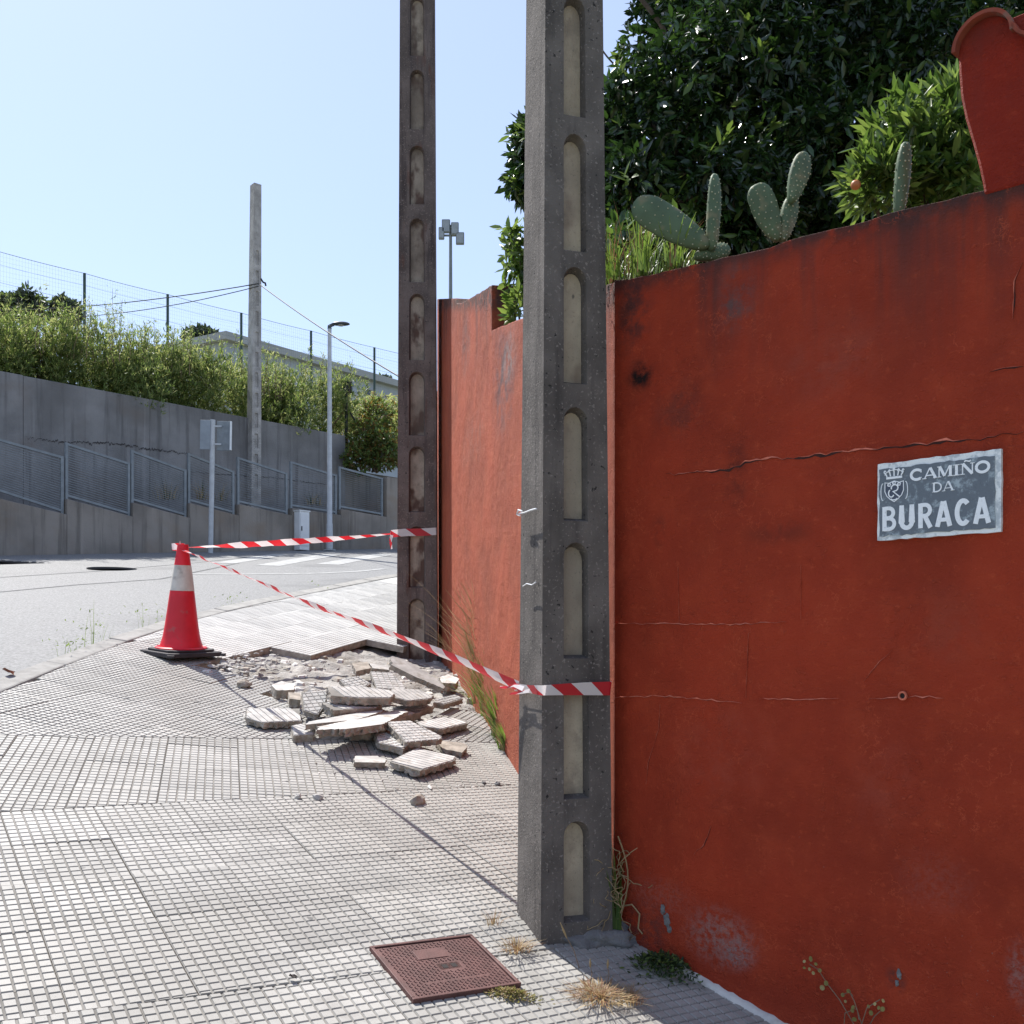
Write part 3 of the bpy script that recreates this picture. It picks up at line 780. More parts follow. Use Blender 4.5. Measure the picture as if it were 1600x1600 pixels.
M['red1'] = red_paint('wall_paint_red', (0.48, 0.056, 0.021), (zt0[1], (zt1[1] - zt0[1]) / (zt1[0] - zt0[0])), [
    sp1(1150, 465, 45, 75, GREY, 0.8, 14), sp1(1003, 585, 34, 34, DRK, 1.1, 9), sp1(990, 480, 40, 110, (0.05, 0.032, 0.032), 0.8, 12),
    sp1(1060, 640, 60, 70, (0.11, 0.04, 0.034), 0.5, 12), sp1(1030, 830, 16, 34, (0.11, 0.025, 0.018), 0.6, 14), sp1(1150, 740, 26, 80, (0.11, 0.025, 0.018), 0.55, 10),
    sp1(1220, 830, 90, 30, (0.13, 0.025, 0.017), 0.5, 9), sp1(1125, 1465, 80, 62, PALE, 0.75, 45), sp1(1150, 1490, 40, 34, (0.36, 0.28, 0.27), 0.8, 60),
    sp1(1030, 1400, 80, 40, PALE, 0.22, 70), sp1(1590, 1520, 26, 70, PALE, 0.6, 45), sp1(1010, 1450, 50, 60, (0.055, 0.055, 0.055), 0.6, 22), sp1(1400, 1530, 22, 28, (0.08, 0.05, 0.045), 0.8, 30),
    sp1(1460, 1380, 90, 70, PALE, 0.14, 60), sp1(1300, 560, 130, 90, (0.46, 0.10, 0.06), 0.5, 8), sp1(1460, 980, 150, 90, (0.46, 0.085, 0.045), 0.5, 7), sp1(1130, 1180, 120, 110, (0.46, 0.085, 0.05), 0.45, 9), sp1(1380, 1230, 70, 120, (0.50, 0.10, 0.06), 0.4, 11)])
wall1 = thing('boundary_wall', 'dark red plastered wall in shade on the right, carrying the street name plate', 'wall', mw=W1.mat())
zb1 = pave_z(C0.x, C0.y)
poly1 = [(0, -0.4)] + [(3.2, -1.2)] + [(3.2, top1[-1][1])] + rough_edge(top1[::-1])[1:]
poly1 = [(p[0] if p[0] > 0 else 0.0, p[1]) for p in poly1]
o = MB().prism(poly1, 0, 0.2).build('wall_body', M['red1'], wall1); bevel(o, 0.012, 2)
# cracks: a dark slit with a lifted, flaking lip of paint
def crack(W, pix, parent, w=0.004, lip=True, mat=None, wob=0.004, y=-0.0008, slit=1.0, dmat=None, broken=False):
    pts = []
    wp = [W.loc(*p) for p in pix]
    for (x0, z0), (x1, z1) in zip(wp, wp[1:]):
        n = max(2, int(math.hypot(x1 - x0, z1 - z0) / 0.018))
        for i in range(n):
            f = i / n; pts.append((x0 + (x1 - x0) * f, z0 + (z1 - z0) * f + random.gauss(0, wob * .5) + wob * mn.noise(Vector((x0 + f * 8, z0 * 9, 2)))))
    pts.append(wp[-1])
    mb = MB(); up = []; dn = []; lp = []
    horiz = abs(wp[-1][0] - wp[0][0]) > abs(wp[-1][1] - wp[0][1])
    for i, (x, z) in enumerate(pts):
        t = min(1, 4 * min(i, len(pts) - 1 - i) / len(pts) + .15)
        ww = w * t * random.uniform(0.2, 1.2) * slit
        lw = w * t * random.uniform(0.15, 1.1)
        if broken: lw *= max(.08, min(1, .5 + 1.8 * mn.noise(Vector((x * 9, 3, 1))))); ww *= max(.15, min(1.5, .8 + 2 * mn.noise(Vector((x * 7, 8, 1)))))
        if horiz: up.append((x, y, z)); dn.append((x, y, z - ww)); lp.append((x, y - 0.0035 * t * random.random(), z + lw))
        else: up.append((x, y, z)); dn.append((x + ww, y, z)); lp.append((x - lw, y - 0.0025 * t * random.random(), z))
    n = len(pts)
    mb.add(up + dn, [(i, i + 1, n + i + 1, n + i) for i in range(n - 1)], 0)
    if lip: mb.add([(a, y - 0.003, b) for a, _, b in up] + lp, [(i, i + 1, n + i + 1, n + i) for i in range(n - 1)], 1)
    mb.build('crack', [dmat or M['crack_dark'], mat or M['lip']], parent, fix=False)
M['lip'] = simple('flaking_paint', (0.58, 0.16, 0.095), 0.8, 0.25, 40, 0.2, 90)
M['lip2'] = simple('flaking_paint_pale', (0.55, 0.25, 0.17), 0.8, 0.25, 40, 0.2, 90)
crack(W1, [(1040, 741), (1090, 738), (1140, 733), (1165, 722), (1215, 718), (1300, 708), (1400, 697), (1500, 689), (1600, 674)], wall1, 0.0085, wob=.0045, slit=.8, broken=True)
crack(W1, [(960, 974), (1060, 975), (1150, 976), (1230, 972)], wall1, 0.0035, wob=.003, slit=.25)
crack(W1, [(958, 1090), (1040, 1088), (1075, 1091), (1160, 1099)], wall1, 0.004, wob=.003, slit=.25)
crack(W1, [(1186, 1092), (1250, 1094), (1312, 1091)], wall1, 0.0035, wob=.003, slit=.25)
crack(W1, [(1358, 1092), (1410, 1089), (1475, 1091)], wall1, 0.004, wob=.003, slit=.25)
crack(W1, [(1060, 885), (1062, 974)], wall1, 0.0025, wob=.002, slit=.3)
crack(W1, [(1252, 882), (1252, 968)], wall1, 0.0018, wob=.002, slit=.3)
crack(W1, [(1170, 990), (1166, 1090)], wall1, 0.0025, wob=.002, slit=.3)
crack(W1, [(1032, 1100), (1030, 1140), (1014, 1190), (1010, 1225)], wall1, 0.003, wob=.002, slit=.3)
crack(W1, [(1350, 1065), (1375, 1035), (1395, 1015)], wall1, 0.003, slit=.3)
crack(W1, [(1112, 1290), (1100, 1320), (1085, 1335)], wall1, 0.003)
crack(W1, [(1583, 500), (1586, 440), (1598, 410)], wall1, 0.004)
crack(W1, [(1545, 583), (1570, 578), (1600, 572)], wall1, 0.004)
# the drilled hole in the near wall
lx, lz = W1.loc(1412, 1087); b = MB()
b.lathe([(0.004, 0), (0.0135, 0.004), (0.0125, 0.010), (0.0085, 0.010), (0.007, 0.001)], 14)
mwh = Matrix.Translation((lx, -0.001, lz)) @ Matrix.Rotation(R_(90), 4, 'X')
o = b.build('drilled_hole', [M['lip']], wall1); o.matrix_local = mwh
b = MB(); b.lathe([(0.0002, 0), (0.0075, 0.0), (0.0075, 0.0045), (0.0002, 0.0045)], 14); o2 = b.build('hole_bottom', [M['cover_dark']], wall1); o2.matrix_local = mwh
# flaked corner of plaster at the free end, and crumbs of plaster at the foot
for (x, y, s) in ((1036, 1420, .017), (1042, 1437, .021), (1046, 1452, .014), (1405, 1522, .013), (1402, 1536, .010)):
    lx, lz = W1.loc(x, y); b = bmesh.new(); bmesh.ops.create_icosphere(b, subdivisions=3, radius=1)
    for v in b.verts:
        f = 1 + .55 * mn.noise(v.co * 1.6 + Vector((x, y, 0))) + .25 * mn.noise(v.co * 5)
        v.co = Vector((v.co.x * s * .55 * f, v.co.y * .006 * f, v.co.z * s * f))
    me = bpy.data.meshes.new('mortar_lump'); b.to_mesh(me); b.free(); me.materials.append(M['blob'])
    o = link('mortar_lump', me, (), wall1); o.location = (lx, -0.001, lz)
# whitewashed fillet along the foot of the wall
fil = [gp(1040, 1497), gp(1062, 1512), gp(1100, 1533), gp(1160, 1568), gp(1225, 1603), gp(1300, 1648), gp(1420, 1716)]
mb = MB(); vs = []; rows = 0
base_pts = []
for a, b in zip(fil, fil[1:]):
    for i in range(8): base_pts.append(a.lerp(b, i / 8))
for i, p in enumerate(base_pts):
    w = 0.014 * random.uniform(0.75, 1.2) * min(1, .3 + i / 6); hh = 0.011 * random.uniform(0.7, 1.3)
    t, l2 = (p.xy - W1.P).dot(W1.d), 0
    for (off, h) in ((-w - .012, -0.01), (-w - .006, hh * .6), (-w * .4, hh), (0.012, hh * 1.1)):
        q = W1.P + W1.d * t + W1.n * off
        vs.append((q.x, q.y, pave_z(q.x, q.y) + h + 0.002))
mb.add(vs, [(i * 4 + k, i * 4 + k + 1, (i + 1) * 4 + k + 1, (i + 1) * 4 + k) for i in range(len(base_pts) - 1) for k in range(3)])
o = mb.build('mortar_fillet', M['whitewash'], smooth='all', fix=False)
tag(o, 'whitewashed strip of mortar along the foot of the dark red wall', 'mortar strip')

# gate wall with a coved edge above the near wall, and its barrel tiles
prof = wl_(W1, [(1538, 306), (1535, 286), (1529, 258), (1519, 222), (1508, 185), (1501, 150), (1498, 110), (1497, 64)])
gw = thing('gate_wall', 'red coved masonry shoulder under roof tiles at the top right corner', 'wall', mw=W1.mat())
pg = [prof[0], (2.6, prof[0][1] - 0.02), (2.6, prof[-1][1]), prof[-1]] + prof[-2:0:-1]
M['red3'] = red_paint('gate_paint_red', (0.37, 0.028, 0.010), (prof[-1][1], 0.0), [], 0.35, False)
bevel(MB().prism(pg, -0.004, 0.26).build('wall_body', M['red3'], gw), 0.008, 2)
def barrel(r, L, parent, x, z, name='roof_tile', inv=False, mat=None, y0=-0.028, th=0.010, a0=0, a1=180):
    mb = MB(); k = 18; vs = []
    for y, rr in ((y0, r), (y0 + L, r * 0.86)):
        for q in (rr, rr - th):
            for i in range(k + 1):
                a = R_(a0 + (a1 - a0) * i / k)
                vs.append((x - q * math.cos(a), y, z + (-1 if inv else 1) * q * math.sin(a) * (1 if not inv else .8)))
    n = k + 1; fs = []
    for i in range(k):
        fs += [(i, i + 1, 2 * n + i + 1, 2 * n + i), (n + i, 3 * n + i, 3 * n + i + 1, n + i + 1), (i, n + i, n + i + 1, i + 1), (2 * n + i, 2 * n + i + 1, 3 * n + i + 1, 3 * n + i)]
    for i in (0, k): fs.append((i, 2 * n + i, 3 * n + i, n + i))
    mb.add(vs, fs)
    o = mb.build(name, mat or M['barrel'], parent, smooth=True)
    return o
xl, zl = W1.loc(1493, 62); xr, _ = W1.loc(1590, 62); cxm = (xl + xr) / 2; rr = (xr - xl) / 2
_, zpk = W1.loc(1540, 24)
zc = zpk - rr * 0.98
barrel(rr, 0.38, gw, cxm, zc)
barrel(rr * .96, 0.38, gw, cxm + 2 * rr * .93, zc + 0.022, inv=True, a0=10, a1=170)
barrel(rr, 0.38, gw, cxm + 3.75 * rr, zc)
# mortar filling the first barrel and the lichen-grey row of tiles behind
m_ = MB(); k = 12
arc = [(cxm - (rr - .012) * math.cos(R_(180 * i / k)), zc + (rr - .012) * math.sin(R_(180 * i / k))) for i in range(k + 1)]
m_.prism(arc[::-1], -0.0035, 0.25); m_.build('tile_mortar', M['red3'], gw)
o = barrel(rr * .9, 0.30, gw, cxm + 2.0 * rr, zc + rr * .30, mat=M['grey_lump'], y0=0.03)

# far lit wall along the pavement
top2 = wl_(W2, [(683, 467), (712, 466), (713, 474), (720, 474), (742, 461), (767, 447)]) + [W2.loc(768, 516), W2.loc(812, 502)]
xs = W2.loc(768, 450)[0]
top2 = [(top2[0][0], top2[0][1])] + top2[1:5] + [(xs, top2[5][1]), (xs, top2[6][1]), (0.0, zt0[1] - 0.006)]
def sp2(x, y, rx, rz, col, amt, ns):
    lx, lz = W2.loc(x, y); ax, _ = W2.loc(x + rx, y); _, bz = W2.loc(x, y + rz)
    return (lx, lz, abs(ax - lx), abs(bz - lz), col, amt, ns)
sl2 = (top2[7][1] - top2[4][1]) / (top2[7][0] - top2[4][0])
M['red2'] = red_paint('wall_paint_terracotta', (0.40, 0.088, 0.042), (top2[5][1] - sl2 * xs - 0.1, sl2), [
    sp2(788, 590, 26, 120, (0.15, 0.085, 0.085), 1.0, 7), sp2(728, 540, 10, 70, (0.16, 0.09, 0.08), 0.7, 9), sp2(795, 560, 16, 60, (0.30, 0.24, 0.22), 0.7, 16),
    sp2(740, 690, 30, 60, (0.30, 0.13, 0.09), 0.5, 12)], 0.9, False)
wall2 = thing('boundary_wall', 'sunlit terracotta wall with a stepped top running between the two concrete poles', 'wall', mw=W2.mat())
poly2 = [(top2[0][0], 0.3), (0.0, -0.3)] + [(top2[7][0], top2[7][1])] + rough_edge(top2[4:7][::-1] if False else [top2[7], top2[6]])[1:] + rough_edge([top2[5], top2[4]]) + top2[3:0:-1] + [top2[0]]
bevel(MB().prism(poly2, 0, 0.14).build('wall_body', M['red2'], wall2), 0.008, 2)

# ------------------------------------------------------------------ concrete poles with niches
def make_pole(root, w, dp, z0, z1, k, niches, mats, nw=0.38, arch=True, depth=0.04, zref=0.0, both=True, bare=()):
    """w, dp: front width and depth at z = zref; k: taper per metre; niches: list of (bottom, top)"""
    body = MB(); niche_mbs = []
    def tf(v):
        s = max(0.2, 1 - k * (v[2] - zref)); return (v[0] * s, (v[1] - dp / 2) * s + dp / 2, v[2])
    def outline(zb, zt):
        h = nw * w / 2; ar = min(h * (1.0 if arch else .25), (zt - zb) * .4)
        pts = [(-h, zb), (h, zb), (h, zt - ar)]
        for i in range(1, 8):
            a = math.pi * i / 8; pts.append((h * math.cos(a), zt - ar + ar * math.sin(a)))
        pts.append((-h, zt - ar)); return pts
    for side in ((0, 1) if both else (0,)):
        def P(x, z, d): return tf((x if side == 0 else -x, d if side == 0 else dp - d, z))
        cuts = sorted(niches); zs = z0
        for i, (zb, zt) in enumerate(cuts):
            ze = z1 if i == len(cuts) - 1 else (zt + cuts[i + 1][0]) / 2
            out = [(-w / 2, zs), (w / 2, zs), (w / 2, ze), (-w / 2, ze)]; hol = outline(zb, zt)
            tri = tessellate_polygon([[Vector((x, z, 0)) for x, z in out], [Vector((x, z, 0)) for x, z in hol]])
            body.add([P(x, z, 0) for x, z in out + hol], [tuple(t) for t in tri], 0)
            n = len(hol)
            inn = []
            cz = (zb + zt) / 2
            for (x, z) in hol:
                inn.append((x * .84, z + (0.012 if z < zb + 1e-6 else -0.012)))
            body.add([P(x, z, 0) for x, z in hol] + [P(x, z, depth) for x, z in inn], [(a, (a + 1) % n, n + (a + 1) % n, n + a) for a in range(n)], 0)
            if side == 0: niche_mbs.append(([P(x, z, depth) for x, z in inn], n))
            else: body.add([P(x, z, depth) for x, z in inn], [tuple(range(n))], 0)
            zs = ze
    if not both:
        body.add([tf((-w / 2, dp, z0)), tf((w / 2, dp, z0)), tf((w / 2, dp, z1)), tf((-w / 2, dp, z1))], [(1, 0, 3, 2)], 0)
    zz = [z0 + (z1 - z0) * i / 10 for i in range(11)]
    for sx in (-1, 1):
        vs = []
        for z in zz: vs += [tf((sx * w / 2, 0, z)), tf((sx * w / 2, dp, z))]
        body.add(vs, [(2 * i, 2 * i + 1, 2 * i + 3, 2 * i + 2) for i in range(10)], 0)
    body.add([tf((-w / 2, 0, z1)), tf((w / 2, 0, z1)), tf((w / 2, dp, z1)), tf((-w / 2, dp, z1))], [(0, 1, 2, 3)], 0)
    bo = body.build('shaft', mats[0], root, fix=False)
    me = bo.data
    bm = bmesh.new(); bm.from_mesh(me); bmesh.ops.remove_doubles(bm, verts=bm.verts[:], dist=0.0004); bmesh.ops.recalc_face_normals(bm, faces=bm.faces[:])
    bm.to_mesh(me); bm.free()
    bevel(bo, 0.008, 2)
    for vs, n in niche_mbs:
        q = MB(); vs2 = [(x, y - 0.003, z) for x, y, z in vs]
        q.add(vs2, [tuple(range(n))]); q.build('niche', mats[1], root, fix=False)
pf = gp(845, 1475); pl_ = gp(808, 1425)
sv = (pl_.xy - pf.xy); dpA = sv.length; sv.normalize(); fd = Vector((sv.y, -sv.x))
PA = VPlane(pf, fd)
wA = PA.loc(957, 1450)[0]
mid = pf.xy + fd * wA / 2
zA = pave_z(mid.x, mid.y) - 0.25
poleA = thing('utility_pole', 'nearest grey concrete utility pole with pale niches, at the corner of the dark red wall', 'utility pole', mw=Matrix.Translation((mid.x, mid.y, 0)) @ Matrix.Rotation(PA.ang, 4, 'Z'), group='concrete utility poles')
zp = lambda y: PA.loc(890, y)[1]
nA = [(zp(1442), zp(1284)), (zp(1249), zp(1066)), (zp(1029), zp(847)), (zp(813), zp(634)), (zp(597), zp(413)), (zp(388), zp(203)), (zp(175), zp(-14))]
per = 0.475
zz = nA[-1][0]
for i in range(1, 9): nA.append((zz + per * i, zz + per * i + 0.36 - .008 * i))
make_pole(poleA, wA, dpA, zA, zp(-14) + 4.6, 0.060, nA, [M['pole_a'], M['pole_niche']], nw=0.37, depth=0.045, zref=zp(1450))
YB = 8.6
pb0 = at(620, 1030, YB); pb1 = at(683, 1030, YB)
wB = (pb1 - pb0).x * 1.0; midB = (pb0 + pb1) / 2
poleB = thing('utility_pole', 'far brown-stained concrete utility pole standing in the broken pavement beside the rubble', 'utility pole', mw=Matrix.Translation((midB.x, midB.y, 0)) @ Matrix.Rotation(R_(2.5), 4, 'Z'), group='concrete utility poles')
zq = lambda y: at(648, y, YB).z
nB = [(zq(1052), zq(926)), (zq(924) + .02, zq(826)), (zq(800), zq(697)), (zq(680), zq(580)), (zq(562), zq(458)), (zq(440), zq(340)), (zq(318), zq(226)), (zq(200), zq(107)), (zq(85), zq(-8))]
zz = nB[-1][0]
for i in range(1, 7): nB.append((zz + .63 * i, zz + .63 * i + 0.47))
nB = [(a, b) if b - a > .2 else (a, a + .2) for a, b in nB]
nB[0] = (zq(1040), zq(935)); nB[1] = (zq(918), zq(822))
make_pole(poleB, wB, 0.30, zq(1030) - 0.5, zq(-8) + 4.0, 0.026, nB, [M['pole_b'], M['pole_niche_b']], nw=0.42, depth=0.05, zref=zq(1030))
# rough concrete collar at the foot of the near pole
b = bmesh.new(); bmesh.ops.create_icosphere(b, subdivisions=4, radius=1)
for v in b.verts:
    q = v.co * 1.0; f = 1 + 0.35 * mn.noise(q * 2.2) + 0.12 * mn.noise(q * 7)
    v.co = Vector((q.x * 0.19 * f, q.y * 0.09 * f, q.z * 0.055 * f))
me = bpy.data.meshes.new('concrete_collar'); b.to_mesh(me); b.free(); me.polygons.foreach_set('use_smooth', [True] * len(me.polygons))
pc = gp(925, 1462)
o = link('concrete_collar', me, [M['blob']], None, pave_mat(pc, R_(10))); tag(o, 'rough grey lump of concrete at the foot of the nearest pole', 'concrete lump')
# white cord knotted round the near pole
cord = thing('cord', 'short white cord tied round the left side of the nearest pole', 'cord', loc=(0, 0, 0))
PS = VPlane(pf, -sv)   # left face plane
def onface(x, y, off=0.012):
    l, z = VPlane(pl_, -sv).loc(x, y); q = VPlane(pl_, -sv).pt(l, z, -off); return q
mb = MB(); mb.tube([onface(843, 795), onface(835, 797), onface(825, 801), onface(816, 803)], 0.0028, 6); mb.build('strand', M['white_paint'], cord)
mb = MB(); mb.tube([onface(824, 799, .02), onface(818, 797, .02), onface(814, 804, .016), onface(819, 806, .016)], 0.003, 6); mb.build('knot', M['white_paint'], cord)
mb = MB(); mb.tube([onface(842, 910), onface(836, 914), onface(828, 912), onface(822, 916)], 0.002, 6); mb.build('strand', M['white_paint'], cord)

# ------------------------------------------------------------------ street name plate
SG = W1
(sx0, sz0), (sx1, sz1) = W1.loc(1374, 846), W1.loc(1567, 830)
_, szt0 = W1.loc(1374, 728); _, szt1 = W1.loc(1567, 700)
SWd = sx1 - sx0; SHt = ((szt0 - sz0) + (szt1 - sz1)) / 2; zs0 = (sz0 + sz1) / 2
plate = thing('street_sign', 'weathered blue-grey street name plate with white letters on the dark red wall', 'street sign', mw=W1.mat() @ Matrix.Translation((sx0, 0, zs0)))
def smooth_noise_edge(w, h, n=16, a=0.0016):
    pts = []
    for i in range(n): pts.append((w * i / n, random.uniform(-a, a)))
    for i in range(8): pts.append((w + random.uniform(-a, a), h * i / 8))
    for i in range(n): pts.append((w - w * i / n, h + random.uniform(-a, a)))
    for i in range(8): pts.append((random.uniform(-a, a), h - h * i / 8))
    return pts
def weathered(name, base, light, thr):
    m, nt, p = nodes_of(name); v = coords(nt)
    c = mixc(nt, mapr(nt, noise(nt, v, 25, 6, .7), thr - .06, thr + .1), base, light)
    c = mixc(nt, mapr(nt, noise(nt, v, 160, 3, .7), .55, .75, 0, .6), c, tuple(x * .55 for x in base))
    nt.links.new(c, p.inputs['Base Color']); p.inputs['Roughness'].default_value = .5
    bump(nt, p, noise(nt, v, 120, 4), .25, .004); return m
M['plate_white'] = weathered('plate_border', (0.78, 0.81, 0.80), (0.45, 0.50, 0.52), .55)
M['plate_field'] = weathered('plate_field', (0.125, 0.150, 0.175), (0.36, 0.43, 0.46), .58)
M['plate_ink'] = weathered('plate_letters', (0.84, 0.87, 0.88), (0.55, 0.61, 0.64), .62)
M['plate_shield'] = weathered('plate_shield', (0.06, 0.075, 0.11), (0.18, 0.22, 0.27), .62)
bevel(MB().prism(smooth_noise_edge(SWd, SHt), -0.012, 0.002).build('plate', M['plate_white'], plate), 0.002, 2)
fm = 0.045 * SWd
fl = [(x + .02 * SWd, z + .05 * SHt) for x, z in smooth_noise_edge(SWd * .935, SHt * .875, 24, .0022)]
MB().prism(fl, -0.0142, -0.012).build('field', M['plate_field'], plate)
def stroke(mb, pts, w, y, ends=None):
    """flat letter stroke, slightly raised; w may vary along the stroke"""
    pts = [Vector(p) for p in pts]; n = len(pts); ws = w if isinstance(w, list) else [w] * n; vs = []
    for i, p in enumerate(pts):
        if i == 0: t = pts[1] - p
        elif i == n - 1: t = p - pts[i - 1]
        else: t = (pts[i + 1] - p).normalized() + (p - pts[i - 1]).normalized()
        t.normalize(); nn = Vector((-t.y, t.x))
        f = 1.0
        if 0 < i < n - 1:
            c = (pts[i + 1] - p).normalized().dot((p - pts[i - 1]).normalized()); f = min(1.8, 1 / max(.4, math.sqrt((1 + c) / 2)))
        a = p + nn * ws[i] / 2 * f; b = p - nn * ws[i] / 2 * f
        vs += [(a.x, y, a.y), (b.x, y, b.y), (a.x, y + .0012, a.y), (b.x, y + .0012, b.y)]
    fs = []
    for i in range(n - 1):
        q = 4 * i; fs += [(q, q + 4, q + 5, q + 1), (q, q + 2, q + 6, q + 4), (q + 1, q + 5, q + 7, q + 3)]
    fs += [(0, 1, 3, 2), (4 * n - 4, 4 * n - 2, 4 * n - 1, 4 * n - 3)]
    mb.add(vs, fs)
def arc(cx, cz, rx, rz, a0, a1, n=14): return [(cx + rx * math.cos(R_(a0 + (a1 - a0) * i / n)), cz + rz * math.sin(R_(a0 + (a1 - a0) * i / n))) for i in range(n + 1)]
def glyph(ch, serif):
    """strokes in a unit box (width given), thick and thin relative weights"""
    T, t = (1.0, 0.42) if serif else (1.0, 1.0)
    S_ = []
    def ser(x, z, w=.26): S_.append(([(x - w / 2, z), (x + w / 2, z)], .30))
    if ch == 'C':
        S_.append((arc(.5, .5, .40, .46, 50, 310, 22) if serif else arc(.46, .5, .31, .45, 45, 315, 22), T)); W_ = .95 if serif else .86
        if serif: S_.append(([(.80, .66), (.80, .96)], t)); S_.append(([(.80, .24), (.80, .14)], t))
    elif ch == 'A':
        S_ += [([(.10, .0), (.47, 1.0)], t), ([(.50, 1.0), (.88, .0)], T), ([(.24, .30), (.72, .30)], t)] if serif else [([(.10, 0), (.40, 1)], t), ([(.44, 1), (.76, 0)], T), ([(.22, .27), (.64, .27)], t * .85)]; W_ = .98 if serif else .86
        if serif: ser(.10, .03, .3); ser(.88, .03, .34)
    elif ch == 'M':
        S_.append(([(.14, 0), (.14, 1)], t)); S_.append(([(.18, 1), (.52, .08)], T)); S_.append(([(.52, .08), (.86, 1)], t)); S_.append(([(.92, 1), (.92, 0)], T)); W_ = 1.08
        if serif: ser(.14, .03, .3); ser(.92, .03, .34); ser(.12, .97, .2); ser(.95, .97, .2)
    elif ch == 'I':
        S_.append(([(.25, 0), (.25, 1)], T)); W_ = .5
        if serif: ser(.25, .03, .42); ser(.25, .97, .42)
    elif ch in 'NÑ':
        S_.append(([(.16, 0), (.16, 1)], t)); S_.append(([(.18, 1), (.80, .02)], T)); S_.append(([(.82, 0), (.82, 1)], t)); W_ = .98
        if serif: ser(.16, .03, .3); ser(.14, .97, .24); ser(.82, .97, .3)
        if ch == 'Ñ': S_.append(([(.28, 1.17), (.38, 1.25), (.5, 1.2), (.62, 1.15), (.72, 1.23)], .5))
    elif ch == 'O':
        S_.append((arc(.5, .5, .41, .46, 0, 180, 16), T)); S_.append((arc(.5, .5, .41, .46, 180, 360, 16), T)); W_ = 1.0
    elif ch == 'D':
        S_.append(([(.16, 0), (.16, 1)], T)); S_.append(([(.16, .96)] + arc(.38, .5, .42, .46, 90, -90, 16) + [(.16, .04)], T * .75 if serif else T)); W_ = .92
        if serif: ser(.1, .03, .2); ser(.1, .97, .2)
    elif ch == 'B':
        S_.append(([(.18, 0), (.18, 1)], T)); S_.append(([(.18, .93)] + arc(.42, .73, .26, .20, 90, -90, 10) + [(.18, .53)], T * .85)); S_.append(([(.18, .505)] + arc(.44, .285, .30, .22, 90, -90, 10) + [(.18, .065)], T * .85)); W_ = .86
    elif ch == 'U':
        S_.append(([(.17, 1), (.17, .3)] + arc(.45, .30, .28, .235, 180, 360, 12) + [(.73, .3), (.73, 1)], T)); W_ = .9
    elif ch == 'R':
        S_.append(([(.18, 0), (.18, 1)], T)); S_.append(([(.18, .93)] + arc(.42, .71, .27, .22, 90, -90, 10) + [(.18, .49)], T * .85)); S_.append(([(.42, .47), (.72, 0)], T)); W_ = .86
    return S_, W_
def word(txt, x0, x1, z0, h, weight, serif, parent, name, y=-0.0156, tilt=0.0):
    gs = [glyph(c, serif) for c in txt]; nar = 1.0 if serif else .88; tot = sum(g[1] for g in gs); sc = (x1 - x0) / tot; x = x0
    for c, (st, W_) in zip(txt, gs):
        mb = MB()
        for i, (pts, wt) in enumerate(st):
            zt = 1.0
            stroke(mb, [(x + p[0] * sc * nar, z0 + p[1] * h + tilt * (x - x0)) for p in pts], weight * wt, y - i * 0.00018)
        mb.build(name, M['plate_ink'], parent, fix=True); x += W_ * sc
def PX(zx): return (zx - 400) / 1030 * SWd       # from the enlarged plate
word('CAMIÑO', PX(692), PX(1350), SHt * .735, SHt * .135, SWd * .022, True, plate, 'letter')
word('DA', PX(882), PX(1062), SHt * .555, SHt * .12, SWd * .014, True, plate, 'letter')
word('BURACA', PX(440), PX(1372), SHt * .115, SHt * .315, SWd * .037, False, plate, 'letter')
# coat of arms: crown over a shield with an ornamental device
em = MB(); cx, cw = PX(555), SWd * .085
shc = SHt * .645
def shp(s, dz=0): return [(cx + s * a * cw, shc + dz + s * b * SHt * .17) for a, b in ((-1, .62), (-.55, .56), (0, .70), (.55, .56), (1, .62), (1.02, -.1), (.8, -.5), (.4, -.8), (0, -1.0), (-.4, -.8), (-.8, -.5), (-1.02, -.1))]
b = MB(); b.prism(shp(1.0)[::-1], -0.0149, -0.0142); b.build('shield', M['plate_shield'], plate)
stroke(em, shp(.93) + shp(.93)[:2], SWd * .007, -0.0156)
for i in (-1, 0, 1): stroke(em, arc(cx + i * .5 * cw, shc + SHt * (.065 if i else .085), cw * .15, SHt * .016, 0, 330, 10), SWd * .009, -0.0158)
stroke(em, arc(cx + .05 * cw, shc + SHt * .02, cw * .34, SHt * .042, 200, -60, 12) + [(cx - .1 * cw, shc - SHt * .025), (cx + .55 * cw, shc - SHt * .10)], SWd * .010, -0.0160)
stroke(em, arc(cx - .28 * cw, shc - SHt * .045, cw * .28, SHt * .05, 120, 330, 12), SWd * .010, -0.0162)
stroke(em, arc(cx, shc - SHt * .115, cw * .3, SHt * .02, 180, 360, 8), SWd * .009, -0.0164)
for sg in (-1, 1): stroke(em, arc(cx + sg * 1.15 * cw, shc - SHt * .02, cw * .2, SHt * .11, 100 if sg > 0 else 80, -100 if sg > 0 else 280, 12), SWd * .006, -0.0158)
em.build('shield_device', M['plate_ink'], plate)
cr = MB(); kz = SHt * .80
stroke(cr, [(cx - cw * .8, kz), (cx + cw * .8, kz)], SHt * .03, -0.0156)
for i in range(-2, 3):
    stroke(cr, [(cx + i * cw * .36, kz + SHt * .02), (cx + i * cw * .46, kz + SHt * (.085 - abs(i) * .008))], SWd * .010, -0.0158 - .0002 * (i + 2))
    stroke(cr, arc(cx + i * cw * .46, kz + SHt * (.098 - abs(i) * .008), cw * .09, SHt * .016, 0, 320, 8), SWd * .008, -0.0168)
stroke(cr, arc(cx, kz + SHt * .035, cw * .92, SHt * .065, 175, 5, 16), SWd * .007, -0.0170)
